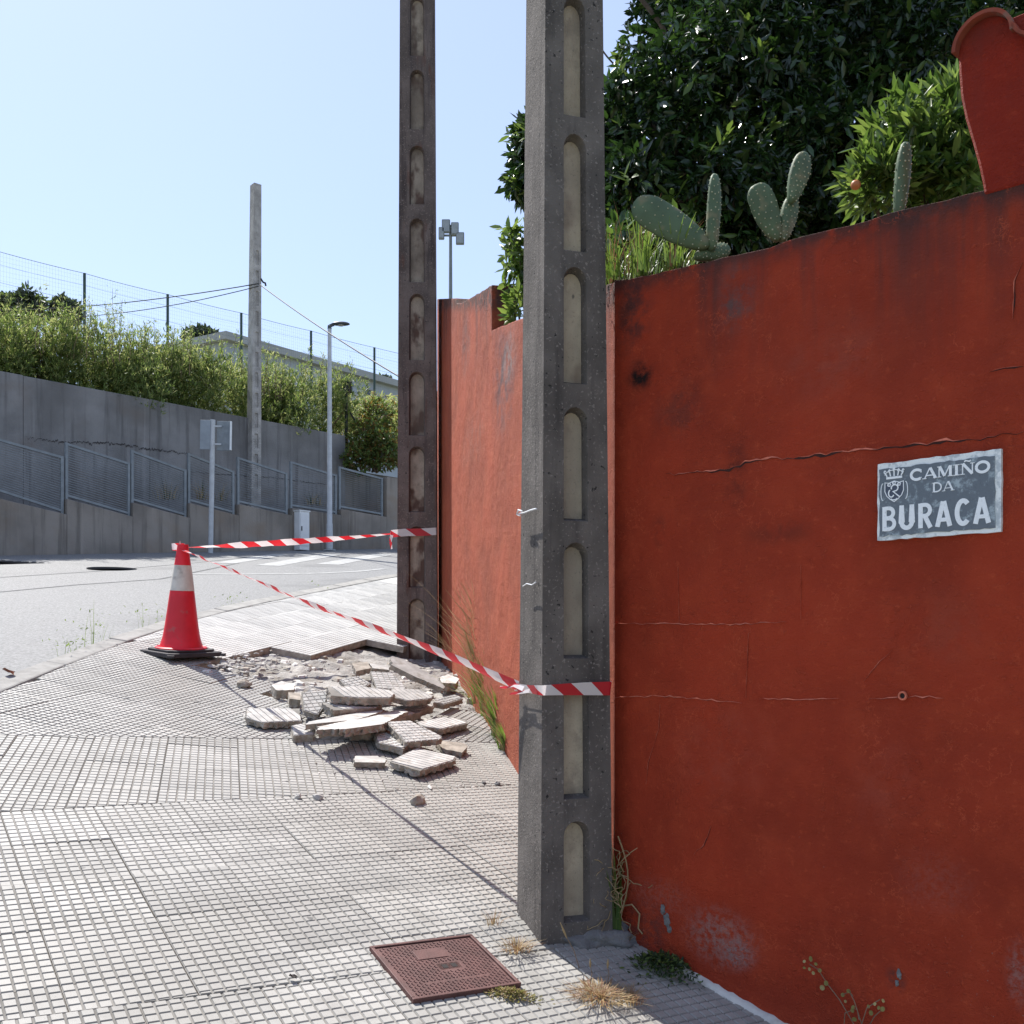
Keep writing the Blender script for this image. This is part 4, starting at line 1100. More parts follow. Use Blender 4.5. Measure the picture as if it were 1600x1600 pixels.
stroke(cr, [(cx, kz + SHt * .10), (cx, kz + SHt * .135)], SWd * .008, -0.0172); stroke(cr, [(cx - cw * .13, kz + SHt * .122), (cx + cw * .13, kz + SHt * .122)], SWd * .007, -0.0174)
cr.build('crown_emblem', M['plate_ink'], plate)

# ------------------------------------------------------------------ traffic cone
cp = gp(283, 1024)
HC = 172 / 1600 * cp.y
cone = thing('traffic_cone', 'red traffic cone with one dirty white band and a black rubber base on the pavement', 'traffic cone', mw=Matrix.Translation(cp + Vector((0, 0, 0.004))) @ PM.lerp(Matrix.Identity(4), 0.55) @ Matrix.Rotation(R_(-1.5), 4, 'Y'))
wpx = lambda px: px / 1600 * cp.y
def cone_r(f):   # radius from the photograph's outline, f = height fraction
    tab = [(0.0, 33), (.035, 31.5), (.09, 28.5), (.2, 25.5), (.35, 22.3), (.55, 18.2), (.69, 15.2), (.8, 12.6), (.93, 9.5), (1.0, 8.2)]
    for (a, ra), (b, rb) in zip(tab, tab[1:]):
        if f <= b: return wpx(ra + (rb - ra) * (f - a) / (b - a))
    return wpx(8.2)
z0c = 0.05
def ring(f0, f1, n, dr=0.0):
    return [(cone_r(f0 + (f1 - f0) * i / n) + dr, z0c + (HC - z0c) * (f0 + (f1 - f0) * i / n)) for i in range(n + 1)]
b = MB(); b.lathe([(wpx(39), z0c - .006), (wpx(39.5), z0c + .003), (wpx(37), z0c + .010)] + ring(0, 1, 26) + [(wpx(6), HC - .002), (wpx(5.5), HC - .03)], 40)
b.build('body', M['cone_red'], cone, smooth=True)
b = MB(); rb = ring(.555, .80, 10, .0015); b.lathe([(rb[0][0] - .002, rb[0][1])] + rb + [(rb[-1][0] - .002, rb[-1][1])], 40); b.build('reflective_band', M['cone_white'], cone, smooth=True)
ab = R_(50); hs = .205
def base_slab(h, z0, z1, ch):
    pts = []
    for sx, sy in ((1, 1), (-1, 1), (-1, -1), (1, -1)):
        c1 = (sx * h, sy * (h - ch)); c2 = (sx * (h - ch), sy * h)
        pts += [c1, c2] if sx * sy > 0 else [c2, c1]
    n = len(pts); vs = [(x, y, z0) for x, y in pts] + [(x, y, z1) for x, y in pts]
    return MB().add(vs, [tuple(range(n))[::-1], tuple(range(n, 2 * n))] + [(i, (i + 1) % n, n + (i + 1) % n, n + i) for i in range(n)])
o = base_slab(hs, 0.0, .030, .03).build('base', M['rubber'], cone); o.matrix_local = Matrix.Rotation(ab, 4, 'Z'); bevel(o, .005)
o = base_slab(hs * .86, .030, .046, .05).build('base_step', M['rubber'], cone); o.matrix_local = Matrix.Rotation(ab, 4, 'Z'); bevel(o, .005)
for i in range(4):
    a = ab + R_(90 * i + 45); b = MB(); b.box((0, 0, 0), (.055, .05, .018)); o = b.build('foot', M['rubber'], cone)
    o.matrix_local = Matrix.Translation((math.cos(a) * hs * 1.31, math.sin(a) * hs * 1.31, .011)) @ Matrix.Rotation(a, 4, 'Z'); bevel(o, .004)

# ------------------------------------------------------------------ barrier tape
def ribbon(name, pts, width, tilt, parent, period=0.2, n=160, u0=0.0, curl=0.0):
    """pts: control points; width(f), tilt(f): angle of the width from vertical"""
    P = [Vector(p) for p in pts]; L = [0]
    for a, b in zip(P, P[1:]): L.append(L[-1] + (b - a).length)
    vs, uvs, fs = [], [], []
    for i in range(n + 1):
        s = L[-1] * i / n; k = max(j for j in range(len(L)) if L[j] <= s + 1e-9); k = min(k, len(P) - 2)
        f = (s - L[k]) / max(1e-9, L[k + 1] - L[k]); p = P[k].lerp(P[k + 1], f)
        t = (P[k + 1] - P[k]).normalized(); fr = i / n
        side = t.cross(Vector((0, 0, 1))).normalized(); up = side.cross(t).normalized()
        a = tilt(fr); d = up * math.cos(a) + side * math.sin(a); e = t.cross(d); w = width(fr)
        for j in range(3):
            q = (j - 1) / 2
            vs.append(p + d * q * w + e * curl * w * (1 - 4 * q * q)); uvs.append(((u0 + s) / period, j / 2))
    for i in range(n):
        for j in range(2): fs.append((3 * i + j, 3 * i + j + 1, 3 * i + 4 + j, 3 * i + 3 + j))
    me = bpy.data.meshes.new(name); me.from_pydata(vs, [], fs); ul = me.uv_layers.new(name='UVMap')
    for lp in me.loops: ul.data[lp.index].uv = uvs[lp.vertex_index]
    me.materials.append(M['tape']); me.polygons.foreach_set('use_smooth', [True] * len(me.polygons))
    return link(name, me, (), parent)
ctop = at(278, 856, cp.y - .02)
YBf = YB - 0.006
tapeA = thing('barrier_tape', 'red and white barrier tape stretched level from the cone top to the far pole', 'barrier tape', group='red and white barrier tapes')
e1_ = at(612, 834, YB + .02)
sag = [ctop.lerp(e1_, i / 12) - Vector((0, 0, .03 * 4 * (i / 12) * (1 - i / 12) * .4)) for i in range(13)]
ribbon('run', sag, lambda f: .018 + .030 * math.sin(math.pi * min(1, f * 1.12)) * (1 + .2 * math.sin(f * 31) + .1 * math.sin(f * 77)) , lambda f: 1.25 - 1.15 * min(1, f / .45) + (0.9 * max(0, (f - .8) / .2)) + .25 * math.sin(f * 19) + .15 * math.sin(f * 47), tapeA, .24, 200, curl=.06)
wy = lambda x, y, d=0: at(x, y, YB - d)
ribbon('wrap', [wy(610, 836, -.12), wy(611, 834, .008), wy(632, 832, .008), wy(660, 831.5, .008), wy(682, 830, .008), wy(683, 830, -.25)], lambda f: .062, lambda f: .05, tapeA, .26, 80, u0=.05)
ribbon('tail', [wy(612, 836, .02), wy(610, 846, .02), wy(612, 858, .02)], lambda f: .03 * (1 - f * .5), lambda f: .3, tapeA, .12, 20)
tapeB = thing('barrier_tape', 'red and white barrier tape slanting down from the cone top to the nearest pole', 'barrier tape', group='red and white barrier tapes')
def onfront(x, y, off=0.010): l, z = PA.loc(x, y); return PA.pt(l, z, -off)
e2_ = onfront(848, 1078, .012)
leftp = onface(812, 1074, .012)
ctr = [(280, 857), (380, 898), (490, 946), (612, 990), (720, 1032), (812, 1073)]
d0, d1_ = ctop.y, leftp.y
run = []
for i in range(25):
    f = i / 24; x = 280 + (812 - 280) * f
    k = max(j for j in range(len(ctr)) if ctr[j][0] <= x + 1e-6); k = min(k, len(ctr) - 2)
    g = (x - ctr[k][0]) / (ctr[k + 1][0] - ctr[k][0]); y = ctr[k][1] + (ctr[k + 1][1] - ctr[k][1]) * g
    # straight in plan between the cone and the pole
    kx = (x - 800) / 1600; A, B = ctop.xy, leftp.xy
    t = (kx * A.y - A.x) / ((B.x - A.x) - kx * (B.y - A.y)); Yd = A.y + t * (B.y - A.y)
    run.append(at(x, y, Yd))
ribbon('run', run, lambda f: .027 + .009 * math.sin(f * 60) * (1 - f) + .014 * f, lambda f: (.9 + .5 * math.sin(f * 42)) * (1 - f) ** .7 + .25, tapeB, .205, 420, curl=.15)
ribbon('wrap', [onface(808, 1073), onface(826, 1076), onface(844, 1078, .012), onfront(846, 1078.5, .012), onfront(880, 1077), onfront(915, 1076), onfront(953, 1075.5), PA.pt(PA.loc(955, 1076)[0] + .012, PA.loc(950, 1074)[1], .15)], lambda f: .028 + .022 * max(0, math.sin((f - .25) * 2.4)), lambda f: .15, tapeB, .15, 120, u0=.04)
ribbon('tail', [onface(826, 1076, .02), onface(812, 1070, .022), onface(800, 1074, .024), onface(792, 1073, .028)], lambda f: .018 * (1 - f * .6), lambda f: .4, tapeB, .3, 24)
ribbon('tail', [onface(838, 1079, .025), onface(820, 1082, .02), onface(806, 1084, .024)], lambda f: .014 * (1 - f * .5), lambda f: .2, tapeB, .3, 24)
# turns of tape on the cone head, and its loose white knot
ringp = [cp + Vector((0, 0, HC - .012)) + Vector((math.cos(R_(a)), math.sin(R_(a)), 0)) * (cone_r(.97) + .004) for a in range(0, 380, 20)]
dxc = ctop - (cp + Vector((0, 0, HC - .012)))
ringp = [p + Vector((dxc.x * .5 - .012, 0, 0)) for p in ringp]
ribbon('loop', ringp, lambda f: .045, lambda f: .1, tapeA, .16, 60)
kb = at(281, 858, cp.y - .04)
mb = MB(); mb.add([kb, kb + Vector((-.016, 0, .006)), kb + Vector((.004, -.01, .058)), kb + Vector((.016, .004, .012))], [(0, 1, 2), (0, 2, 3), (1, 3, 2)])
mb.build('knot', M['whitewash'], tapeB, fix=False)

# ------------------------------------------------------------------ iron access cover
cu = [Vector((*p, 0)) for p in cover_uv]
cc = sum(cu, Vector()) / 4
ax_ = ((cu[3] - cu[0]) + (cu[2] - cu[1])).normalized(); cang = math.atan2(ax_.y, ax_.x)
cs = (((cu[3] - cu[0]).length + (cu[2] - cu[1]).length) / 4, ((cu[1] - cu[0]).length + (cu[2] - cu[3]).length) / 4)
cov = thing('manhole_cover', 'rusty red square iron access cover with studs set in the pavement before the nearest pole', 'manhole cover', mw=Matrix.Translation(from_uv(cc.x, cc.y, 0.004)) @ PM @ Matrix.Rotation(cang, 4, 'Z'))
hx, hy = cs
mb = MB()
for c, d in (((0, hy - .006, 0), (2 * hx, .012, .02)), ((0, -hy + .006, 0), (2 * hx, .012, .02)), ((hx - .006, 0, 0), (.012, 2 * hy - .024, .02)), ((-hx + .006, 0, 0), (.012, 2 * hy - .024, .02))): mb.box(c, d)
bevel(mb.build('frame', M['cover'], cov), .002)
o = MB().box((0, 0, -.006), (2 * hx - .028, 2 * hy - .028, .022)).build('lid', M['cover'], cov); bevel(o, .002)
mb = MB(); ns = 26; sx = (2 * hx - .04) / ns; sy = (2 * hy - .04) / ns
for i in range(ns):
    for j in range(ns):
        x = -hx + .02 + (i + .5) * sx; y = -hy + .02 + (j + .5) * sy
        if -.07 < x < .045 and .045 < y < .115: continue
        if -.03 < x < .06 and -.03 < y < .02: continue
        if abs(y + .09) < .006 and abs(x) < .11: continue
        a = .35 if (i + j) % 2 else -.35
        a += math.pi / 4 if (i + j) % 2 else -math.pi / 4
        r = Matrix.Rotation(a, 3, 'Z')
        tp = [r @ Vector((sx_ * sx * .36, sy_ * sy * .15, 0)) for sx_, sy_ in ((-1, -1), (1, -1), (1, 1), (-1, 1))]
        vs = [(x + v.x * 1.25, y + v.y * 1.5, .005) for v in tp] + [(x + v.x, y + v.y, .0078) for v in tp]
        mb.add(vs, [(4, 5, 6, 7)] + [(e, (e + 1) % 4, 4 + (e + 1) % 4, 4 + e) for e in range(4)])
o = mb.build('tread', M['cover'], cov, fix=False); o['kind'] = 'stuff'
bevel(MB().box((-.0125, .08, .0055), (.105, .062, .004)).build('blank_panel', M['cover'], cov), .0015)
for dx in (0.0, .032): MB().box((dx, -.005, .0052), (.018, .022, .0012)).build('key_slot', M['cover_dark'], cov)
MB().box((.015, -.005, .0045), (.075, .038, .001)).build('slot_plate', M['cover'], cov)

# ------------------------------------------------------------------ heap of broken tiles
def broken(pix, thick, label, lift=0.0, pitch=0, roll=0, grid='full', mat=None, name='broken_tile', yaw=None, drop=0.0, chip=0.04):
    """pix: outline of the upper face in the photograph, laid back onto a plane tilted from the pavement at its own height"""
    cx = sum(p[0] for p in pix) / len(pix); cy = sum(p[1] for p in pix) / len(pix)
    # height above the pavement moves the point of contact toward the viewer
    g = gp(cx, cy + lift * 1600 / gp(cx, cy).y * .98)
    c = g + Vector((0, 0, lift))
    nrm = PM @ (Matrix.Rotation(pitch, 4, 'X') @ Matrix.Rotation(roll, 4, 'Y')) @ Vector((0, 0, 1)); nrm = Vector(nrm[:3]).normalized()
    k = Vector((0, 0, CAMZ)); pts = []
    for x, y in pix:
        d = Vector(((x - 800) / 1600, 1, (1000 - y) / 1600)); t = (c - k).dot(nrm) / d.dot(nrm); pts.append(k + d * t)
    ex = (pts[1] - pts[0]).normalized(); ex = (ex - nrm * ex.dot(nrm)).normalized(); ey = nrm.cross(ex)
    lp = [((p - c).dot(ex), (p - c).dot(ey)) for p in pts]
    if area(lp) < 0: lp = lp[::-1]
    # chew the outline a little
    me = tile_mesh(name, lp, thick, 0.004, (-TS / 2 - random.random() * .02, -TS / 2 - random.random() * .02), joint=0.0, mats=[M['tile_broken'] if mat in (None, M['tile']) else mat, M['groove'] if grid else (mat or M['tile_side']), M['tile_side']], ridges=(grid == 'lines'), ragged=.07) if grid else None
    if me is None:
        top_ = M['tile_broken'] if mat is M['tile'] else (mat or M['tile_side'])
        me = tile_mesh(name, lp, thick, 0.004, (9, 9), joint=0.0, mats=[top_, top_, M['tile_side']], ragged=.10)
    mw = Matrix((ex.to_4d(), ey.to_4d(), nrm.to_4d(), (0, 0, 0, 1))).transposed()
    for i in range(3): mw[3][i] = 0
    mw.translation = c
    o = link(name, me, (), None, mw)
    return tag(o, label, 'broken tile' if name == 'broken_tile' else 'concrete chunk', 'broken paving pieces heaped round the far pole')
T_ = .033
broken([(384, 1107), (470, 1107), (472, 1127), (408, 1130), (383, 1122)], T_, 'pale grooved tile lying flat and apart at the left end of the heap', .045, 0, 0, 'lines')
broken([(471, 1082), (514, 1078), (510, 1098), (497, 1118), (474, 1110)], T_, 'tilted tile showing a dark square grid between the left chunks and the top slab', .10, R_(16), R_(4))
broken([(508, 1073), (560, 1072), (612, 1079), (618, 1085), (612, 1091), (560, 1091), (516, 1087)], .042, 'large thick slab with a bright upper face on top of the heap', .17, R_(3), R_(1), 'lines')
broken([(578, 1049), (612, 1051), (636, 1074), (632, 1080), (588, 1076)], T_, 'pale tile tilted up behind the large thick slab', .12, R_(9), R_(2))
broken([(612, 1075), (655, 1078), (677, 1087), (676, 1092), (640, 1096), (606, 1088)], T_, 'dark edged tile poking out to the right of the large thick slab', .13, 0, R_(4), 'lines')
broken([(609, 1024), (632, 1030), (672, 1053), (697, 1072), (690, 1078), (650, 1058), (612, 1042)], .038, 'long brown edged slab leaning from the foot of the far pole', .12, R_(14), R_(12), None, M['tile'])
broken([(680, 1092), (712, 1085), (724, 1092), (694, 1101), (676, 1098)], T_, 'small bright piece of tile at the right side beneath the dark edged tile', .06, 0, R_(3))
broken([(450, 1081), (470, 1083), (470, 1094), (452, 1092)], .05, 'small brownish block resting next to the tilted grid tile', .07, 0, 0, None, M['tile_side'])
broken([(424, 1070), (440, 1064), (462, 1068), (460, 1078), (432, 1079)], .055, 'grey lumpy chunk at the far left edge of the heap', .07, R_(4), 0, None, M['stone'])
broken([(474, 1122), (560, 1113), (598, 1106), (600, 1111), (560, 1124), (478, 1132)], .03, 'thin long slab lying slanted in front of the tilted grid tile', .085, R_(-3), R_(-5), None, M['tile'])
broken([(493, 1136), (560, 1122), (638, 1106), (640, 1111), (600, 1131), (540, 1139), (494, 1141)], .04, 'brown sided slab propped up over the dark hollow at the front of the heap', .10, R_(-6), R_(-6), None, M['tile'])
broken([(454, 1134), (470, 1131), (494, 1140), (490, 1148), (458, 1150)], .04, 'small flat piece at the front left corner of the heap', .04, 0, 0, 'lines')
broken([(536, 1142), (600, 1128), (602, 1134), (580, 1147), (548, 1148)], .035, 'dirty piece of slab wedged below the propped brown sided slab', .06, R_(3), R_(-4), None, M['tile_side'])
broken([(584, 1146), (600, 1143), (650, 1163), (630, 1170), (590, 1161)], T_, 'pale tile half covered by the gridded tile at the front right', .055, 0, 0)
broken([(603, 1128), (641, 1126), (692, 1151), (690, 1156), (634, 1161)], T_, 'gridded tile lying on another tile at the front right of the heap', .10, R_(4), R_(2))
broken([(607, 1190), (650, 1169), (714, 1183), (710, 1189), (656, 1205)], T_, 'clean ribbed square tile lying nearest to the camera at the front of the heap', .048, R_(0), R_(0), 'lines')
broken([(552, 1181), (590, 1181), (605, 1187), (603, 1192), (552, 1191)], .03, 'flat pale fragment on its own at the left of the clean ribbed tile', .032, 0, 0, None, M['tile'])
broken([(680, 1156), (722, 1160), (732, 1165), (722, 1176), (690, 1170)], .035, 'ochre stained fragment right behind the clean ribbed tile', .04, R_(5), 0, None, M['tile_side'])
broken([(650, 1128), (690, 1121), (726, 1124), (734, 1130), (690, 1140), (660, 1136)], T_, 'pale slab on the right of the heap close to the tall grass', .05, 0, R_(2), 'lines')
broken([(549, 1036), (575, 1034), (580, 1044), (556, 1049)], .04, 'brownish block at the back of the heap left of the far pole', .06, R_(6), 0, None, M['tile_side'])
broken([(576, 1036), (606, 1040), (609, 1047), (582, 1044)], .035, 'narrow pale piece at the back of the heap next to the far pole', .06, R_(5), R_(4), None, M['tile'])
broken([(686, 1058), (700, 1053), (718, 1060), (712, 1068), (690, 1067)], .06, 'rough concrete chunk between the far pole and the lit wall', .05, 0, 0, None, M['stone'])
broken([(530, 1062), (560, 1056), (580, 1068), (570, 1074), (540, 1073)], .035, 'pale tile corner sticking up behind the large thick slab', .10, R_(10), R_(-3))
broken([(636, 1100), (672, 1096), (680, 1104), (650, 1113), (632, 1110)], .04, 'shadowed tile under the right side of the heap', .05, R_(2), R_(3))
broken([(500, 1098), (560, 1095), (600, 1097), (590, 1106), (520, 1110)], .05, 'dark slab carrying the large thick slab in the middle of the heap', .10, R_(-2), 0, 'lines')
broken([(560, 1112), (640, 1100), (660, 1112), (620, 1124), (570, 1128)], .05, 'dusty tile buried in the middle of the heap', .055, R_(-2), 0)
def rock(name, x, y, s, label, cat, group, mat='stone', sq=.6, seed=0):
    b = bmesh.new(); bmesh.ops.create_icosphere(b, subdivisions=2, radius=1)
    for v in b.verts:
        q = v.co + Vector((seed * 7.3, seed * 3.1, 0)); f = 1 + .4 * mn.noise(q * 1.3) + .15 * mn.noise(q * 4)
        v.co = Vector((v.co.x * f * s[0], v.co.y * f * s[1], v.co.z * f * s[2]))
    me = bpy.data.meshes.new(name); b.to_mesh(me); b.free(); me.materials.append(M[mat])
    o = link(name, me, (), None, pave_mat(gp(x, y) + PN * s[2] * .55, seed))
    return tag(o, label, cat, group)
g_ = 'loose stones on the pavement'
rock('stone', 652, 1254, (.046, .030, .026), 'brown wedge of stone lying alone in front of the heap towards the nearest pole', 'stone', g_, 'tile_side', seed=1)
rock('stone', 465, 1247, (.018, .016, .014), 'small grey stone on the pavement, left one of a pair before the heap', 'stone', g_, seed=2)
rock('stone', 496, 1248, (.026, .018, .014), 'small grey stone on the pavement, right one of a pair before the heap', 'stone', g_, seed=3)
rock('stone', 381, 1073, (.05, .04, .028), 'little brown block lying between cone and heap', 'stone', g_, 'tile_side', seed=4)
rock('stone', 672, 1231, (.024, .012, .006), 'thin white chip lying on the pavement right of the clean ribbed tile', 'stone', g_, 'whitewash', seed=5)
rock('stone', 777, 1226, (.018, .012, .010), 'dark pebble on the pavement just left of the nearest pole', 'stone', g_, 'blob', seed=6)
rock('stone', 756, 1224, (.012, .010, .008), 'tiny dark pebble left of the dark pebble at the nearest pole', 'stone', g_, 'blob', seed=7)
# crumbs and dust of the break-out: nobody could count them
mb = MB(); cnt = 0
def crumb(P, s):
    k = []
    for _ in range(1):
        sx, sy, sz = s * random.uniform(.6, 1.4), s * random.uniform(.6, 1.4), s * random.uniform(.2, .55); a = random.random() * 6.3
        ca, sa = math.cos(a), math.sin(a)
        for z, f in ((0, 1), (sz, .6)):
            for (x, y) in ((1, .2), (.3, 1), (-.8, .7), (-.9, -.6), (.4, -1)):
                x *= sx * f * random.uniform(.7, 1.2); y *= sy * f * random.uniform(.7, 1.2)
                k.append(P + E1 * (x * ca - y * sa) + E2 * (x * sa + y * ca) + PN * (z - s * .15))
    mb.add(k, [(5, 6, 7, 8, 9)] + [(i, (i + 1) % 5, 5 + (i + 1) % 5, 5 + i) for i in range(5)], random.choice((0, 0, 0, 1, 2)))
def cz_at(u, v):
    if not inside((u, v), hole): return 0.0
    P = from_uv(u, v); d = (P.xy - fp).length
    return min(-.042 + 0.030 * mn.noise(Vector((u * 5, v * 5, 1))) - .075 * math.exp(-(d / .55) ** 2), -.006)
for _ in range(1100):
    x = random.uniform(350, 790); y = random.uniform(1008, 1130)
    q = uvp(x, y)
    if inside(q, hole) or random.random() < .12: crumb(from_uv(q[0], q[1], cz_at(*q)), random.choice((.005, .006, .008, .011, .016, .028, .042)))
for _ in range(120): crumb(from_uv(*uvp(random.gauss(375, 40), random.gauss(1038, 9)), .0), random.choice((.008, .014, .022, .03)))
for _ in range(160): crumb(from_uv(*uvp(random.gauss(690, 60), random.gauss(1180, 30)), 0), random.choice((.004, .006, .009)))
for _ in range(420): crumb(from_uv(*uvp(random.gauss(600, 90), random.gauss(1140, 36)), 0.0), random.choice((.003, .004, .006, .009)))
for _ in range(90): crumb(from_uv(*uvp(random.gauss(560, 130), random.gauss(1200, 40)), 0), random.choice((.003, .005, .007)))
o = mb.build('rubble', [M['stone'], M['tile_side'], M['whitewash']], fix=False); o['kind'] = 'stuff'

# ------------------------------------------------------------------ retaining walls and stepped railings over the road
lw = thing('retaining_wall', 'low stained board-marked concrete wall with a stepped top along the far side of the road', 'wall', mw=LW.mat())
# each bay: left x, right x, top-left, top-right, bottom-left, bottom-right (pixels of the railing panel)
bays = [(-8, 103, 681, 712, 765, 799), (105, 207, 690, 722, 775, 803), (208, 295, 702, 733, 781, 805), (297, 370, 707, 735, 782, 801), (374, 453, 713, 738, 784, 801), (457, 530, 720, 741, 790, 801), (533, 602, 728, 746, 792, 804)]
WT = 0.25
bx = []
for (x0, x1, a, b, c, d) in bays:
    l0, zt0_ = LW.loc(x0, a); _, zb0_ = LW.loc(x0, c); l1, zt1_ = LW.loc(x1, b); _, zb1_ = LW.loc(x1, d)
    bx.append((l0, l1, zt0_, zt1_, zb0_, zb1_))
for i, (l0, l1, t0, t1, b0, b1) in enumerate(bx):
    e0 = l0 if i else l0 - 0.6; e1 = bx[i + 1][0] - .004 if i + 1 < len(bx) else l1 + .05
    zl0 = LW.pt(e0, 0); zl1 = LW.pt(e1, 0)
    sl = (b1 - b0) / (l1 - l0)
    o = MB().prism([(e0, road_z(zl0.x, zl0.y) - .4), (e1, road_z(zl1.x, zl1.y) - .4), (e1, b1 - .05 + sl * (e1 - l1)), (e0, b0 - .05)], 0, WT).build('wall_bay', M['conc_low'], lw); bevel(o, .01)
# further plain bays, mostly outside the picture and behind the far pole
l1 = bx[-1][1] + .055; q0, q1 = LW.pt(l1, 0), LW.pt(l1 + 7, 0)
zE = LW.loc(606, 745)[1]
bevel(MB().prism([(l1, road_z(q0.x, q0.y) - .4), (l1 + 7, road_z(q1.x, q1.y) - .4), (l1 + 7, zE), (l1, zE)], .004, WT + .1).build('wall_bay', M['conc_low'], lw), .01)
l0 = bx[0][0] - .605; q0, q1 = LW.pt(l0 - 9, 0), LW.pt(l0, 0)
bevel(MB().prism([(l0 - 9, road_z(q0.x, q0.y) - .4), (l0, road_z(q1.x, q1.y) - .4), (l0, bx[0][4] + .1), (l0 - 9, bx[0][4] + .5)], 0, WT).build('wall_bay', M['conc_low'], lw), .01)
names = ['at the far left edge of the photo', 'second from the left edge, left of the back-turned sign', 'just left of the back-turned traffic sign', 'behind the post of the back-turned traffic sign', 'in front of the pale pole on the ledge', 'above the white cabinet, left of the street lamp', 'right of the street lamp, nearest the far pole']
for i, (l0, l1, t0, t1, b0, b1) in enumerate(bx):
    p = thing('railing_panel', 'sloping grey steel railing panel ' + names[i], 'railing', mw=LW.mat() @ Matrix.Translation((l0, .10, b0)), group='railing panels on the stepped wall')
    L = l1 - l0; sl = (t1 - t0) / L; slb = (b1 - b0) / L; H = t0 - b0; H1 = t1 - b1
    for x, h, zb in ((.03, H, 0), (L - .03, H1, slb * L)):
        o = MB().box((x, 0, zb + h / 2 - .06), (.05, .05, h + .12)).build('post', M['rail'], p)
    def bar(z0, z1, th, nm):
        mb = MB(); y = th / 2
        vs = [(.056, -y, z0 - th), (.056, y, z0 - th), (.056, y, z0), (.056, -y, z0), (L - .056, -y, z1 - th), (L - .056, y, z1 - th), (L - .056, y, z1), (L - .056, -y, z1)]
        mb.add(vs, [(0, 1, 2, 3), (7, 6, 5, 4), (0, 4, 5, 1), (1, 5, 6, 2), (2, 6, 7, 3), (3, 7, 4, 0)]); return mb.build(nm, M['rail'], p)
    bar(H + slb * .056, H1 + slb * L, .045, 'rail'); bar(.045, .045 + slb * L, .045, 'rail')
    ns = 20 if i < 3 else 17
    for k in range(ns):
        f = (k + .7) / (ns + .4); z0 = .05 + (H - .10) * f; z1 = .05 + (H1 - .10) * f + slb * L
        bar(z0, z1, .011 if i < 3 else .008, 'slat')
ol = [UW.loc(-40, 576)[0], UW.loc(540, 680)[0]]
uw = thing('retaining_wall', 'high dark concrete retaining wall behind the railings with greenery along its top', 'wall', mw=UW.mat())
e0 = ol[0] - 8; step = 2.6; k = 0
for k_ in range(3):
    bevel(MB().prism([(ol[1] + .004 + 2.2 * k_, 2.2), (ol[1] + 2.2 * k_ + 2.199, 2.2), (ol[1] + 2.2 * k_ + 2.199, at(575, 738, 25.9).z), (ol[1] + .004 + 2.2 * k_, at(575, 738, 25.9).z)], .05, .3).build('wall_panel', M['conc_low'], uw), .012)
x = ol[1]
while x > e0:
    x2 = max(e0, x - step)
    o = MB().prism([(x2 + .0025, 2.2), (x - .0025, 2.2), (x - .0025, UW_TOP + random.uniform(-.006, .006)), (x2 + .0025, UW_TOP + random.uniform(-.006, .006))], random.uniform(0, .006), .3).build('wall_panel', M['conc_up'], uw); bevel(o, .012)
    x = x2
crk = [(40, 683), (100, 690), (170, 691), (230, 700), (300, 709)]
crack(UW, crk, uw, .035, False, wob=.03, y=-.004, dmat=M['rubber'])
crack(UW, [(300, 738), (420, 745), (535, 760)], uw, .02, False, wob=.015, y=-.004, dmat=M['rubber'])
# ledge of soil between the two walls
mb = MB(); vs = []
for i in range(40):
    l = -10 + 26 * i / 39; a = LW.pt(l, 0, WT - .02); bq = a + Vector((LW.n.x, LW.n.y, 0)) * 1.6
    zz_ = min([b0 + (b1 - b0) * max(0, min(1, (l - l0) / (l1 - l0))) for (l0, l1, t0, t1, b0, b1) in bx], key=lambda z: abs(z)) if False else None
    j = min(range(len(bx)), key=lambda j: abs((bx[j][0] + bx[j][1]) / 2 - l)); zb_ = min(bx[j][4], bx[j][5]) - .14
    vs += [(a.x, a.y, zb_), (bq.x, bq.y, zb_ + .25)]
mb.add(vs, [(2 * i, 2 * i + 1, 2 * i + 3, 2 * i + 2) for i in range(39)])
tag(mb.build('ledge_soil', M['earth'], fix=False), kind='structure')
# terrace behind the upper wall, and the bank falling to the right of its end
mb = MB(); NXT, NYT = 40, 14; vs = []
le = ol[1]
for j in range(NYT + 1):
    for i in range(NXT + 1):
        l = -45 + (le + 45 - .02) * i / NXT; d = .28 + 60 * (j / NYT) ** 2
        P = UW.pt(l, 0, d); vs.append((P.x, P.y, UW_TOP - .12 + .012 * d + .15 * mn.noise(P * .2)))
mb.add(vs, [(j * (NXT + 1) + i, j * (NXT + 1) + i + 1, (j + 1) * (NXT + 1) + i + 1, (j + 1) * (NXT + 1) + i) for j in range(NYT) for i in range(NXT)])
tag(mb.build('terrace', M['dry_ground'], fix=False), kind='structure')
mb = MB(); vs = []; NB = 24
for j in range(NB + 1):
    for i in range(NB + 1):
        l = le - .02 + 26 * i / NB; d = .35 + 45 * (j / NB) ** 1.6; P = UW.pt(l, 0, d)
        zz_ = 5.35 - .02 * (l - le) + .12 * min(d, 12) + (UW_TOP - 5.5) * math.exp(-max(0, l - le) * 1.4) + .25 * mn.noise(P * .35)
        vs.append((P.x, P.y, zz_))
mb.add(vs, [(j * (NB + 1) + i, j * (NB + 1) + i + 1, (j + 1) * (NB + 1) + i + 1, (j + 1) * (NB + 1) + i) for j in range(NB) for i in range(NB)])
tag(mb.build('bank', M['dry_ground'], fix=False), kind='structure')

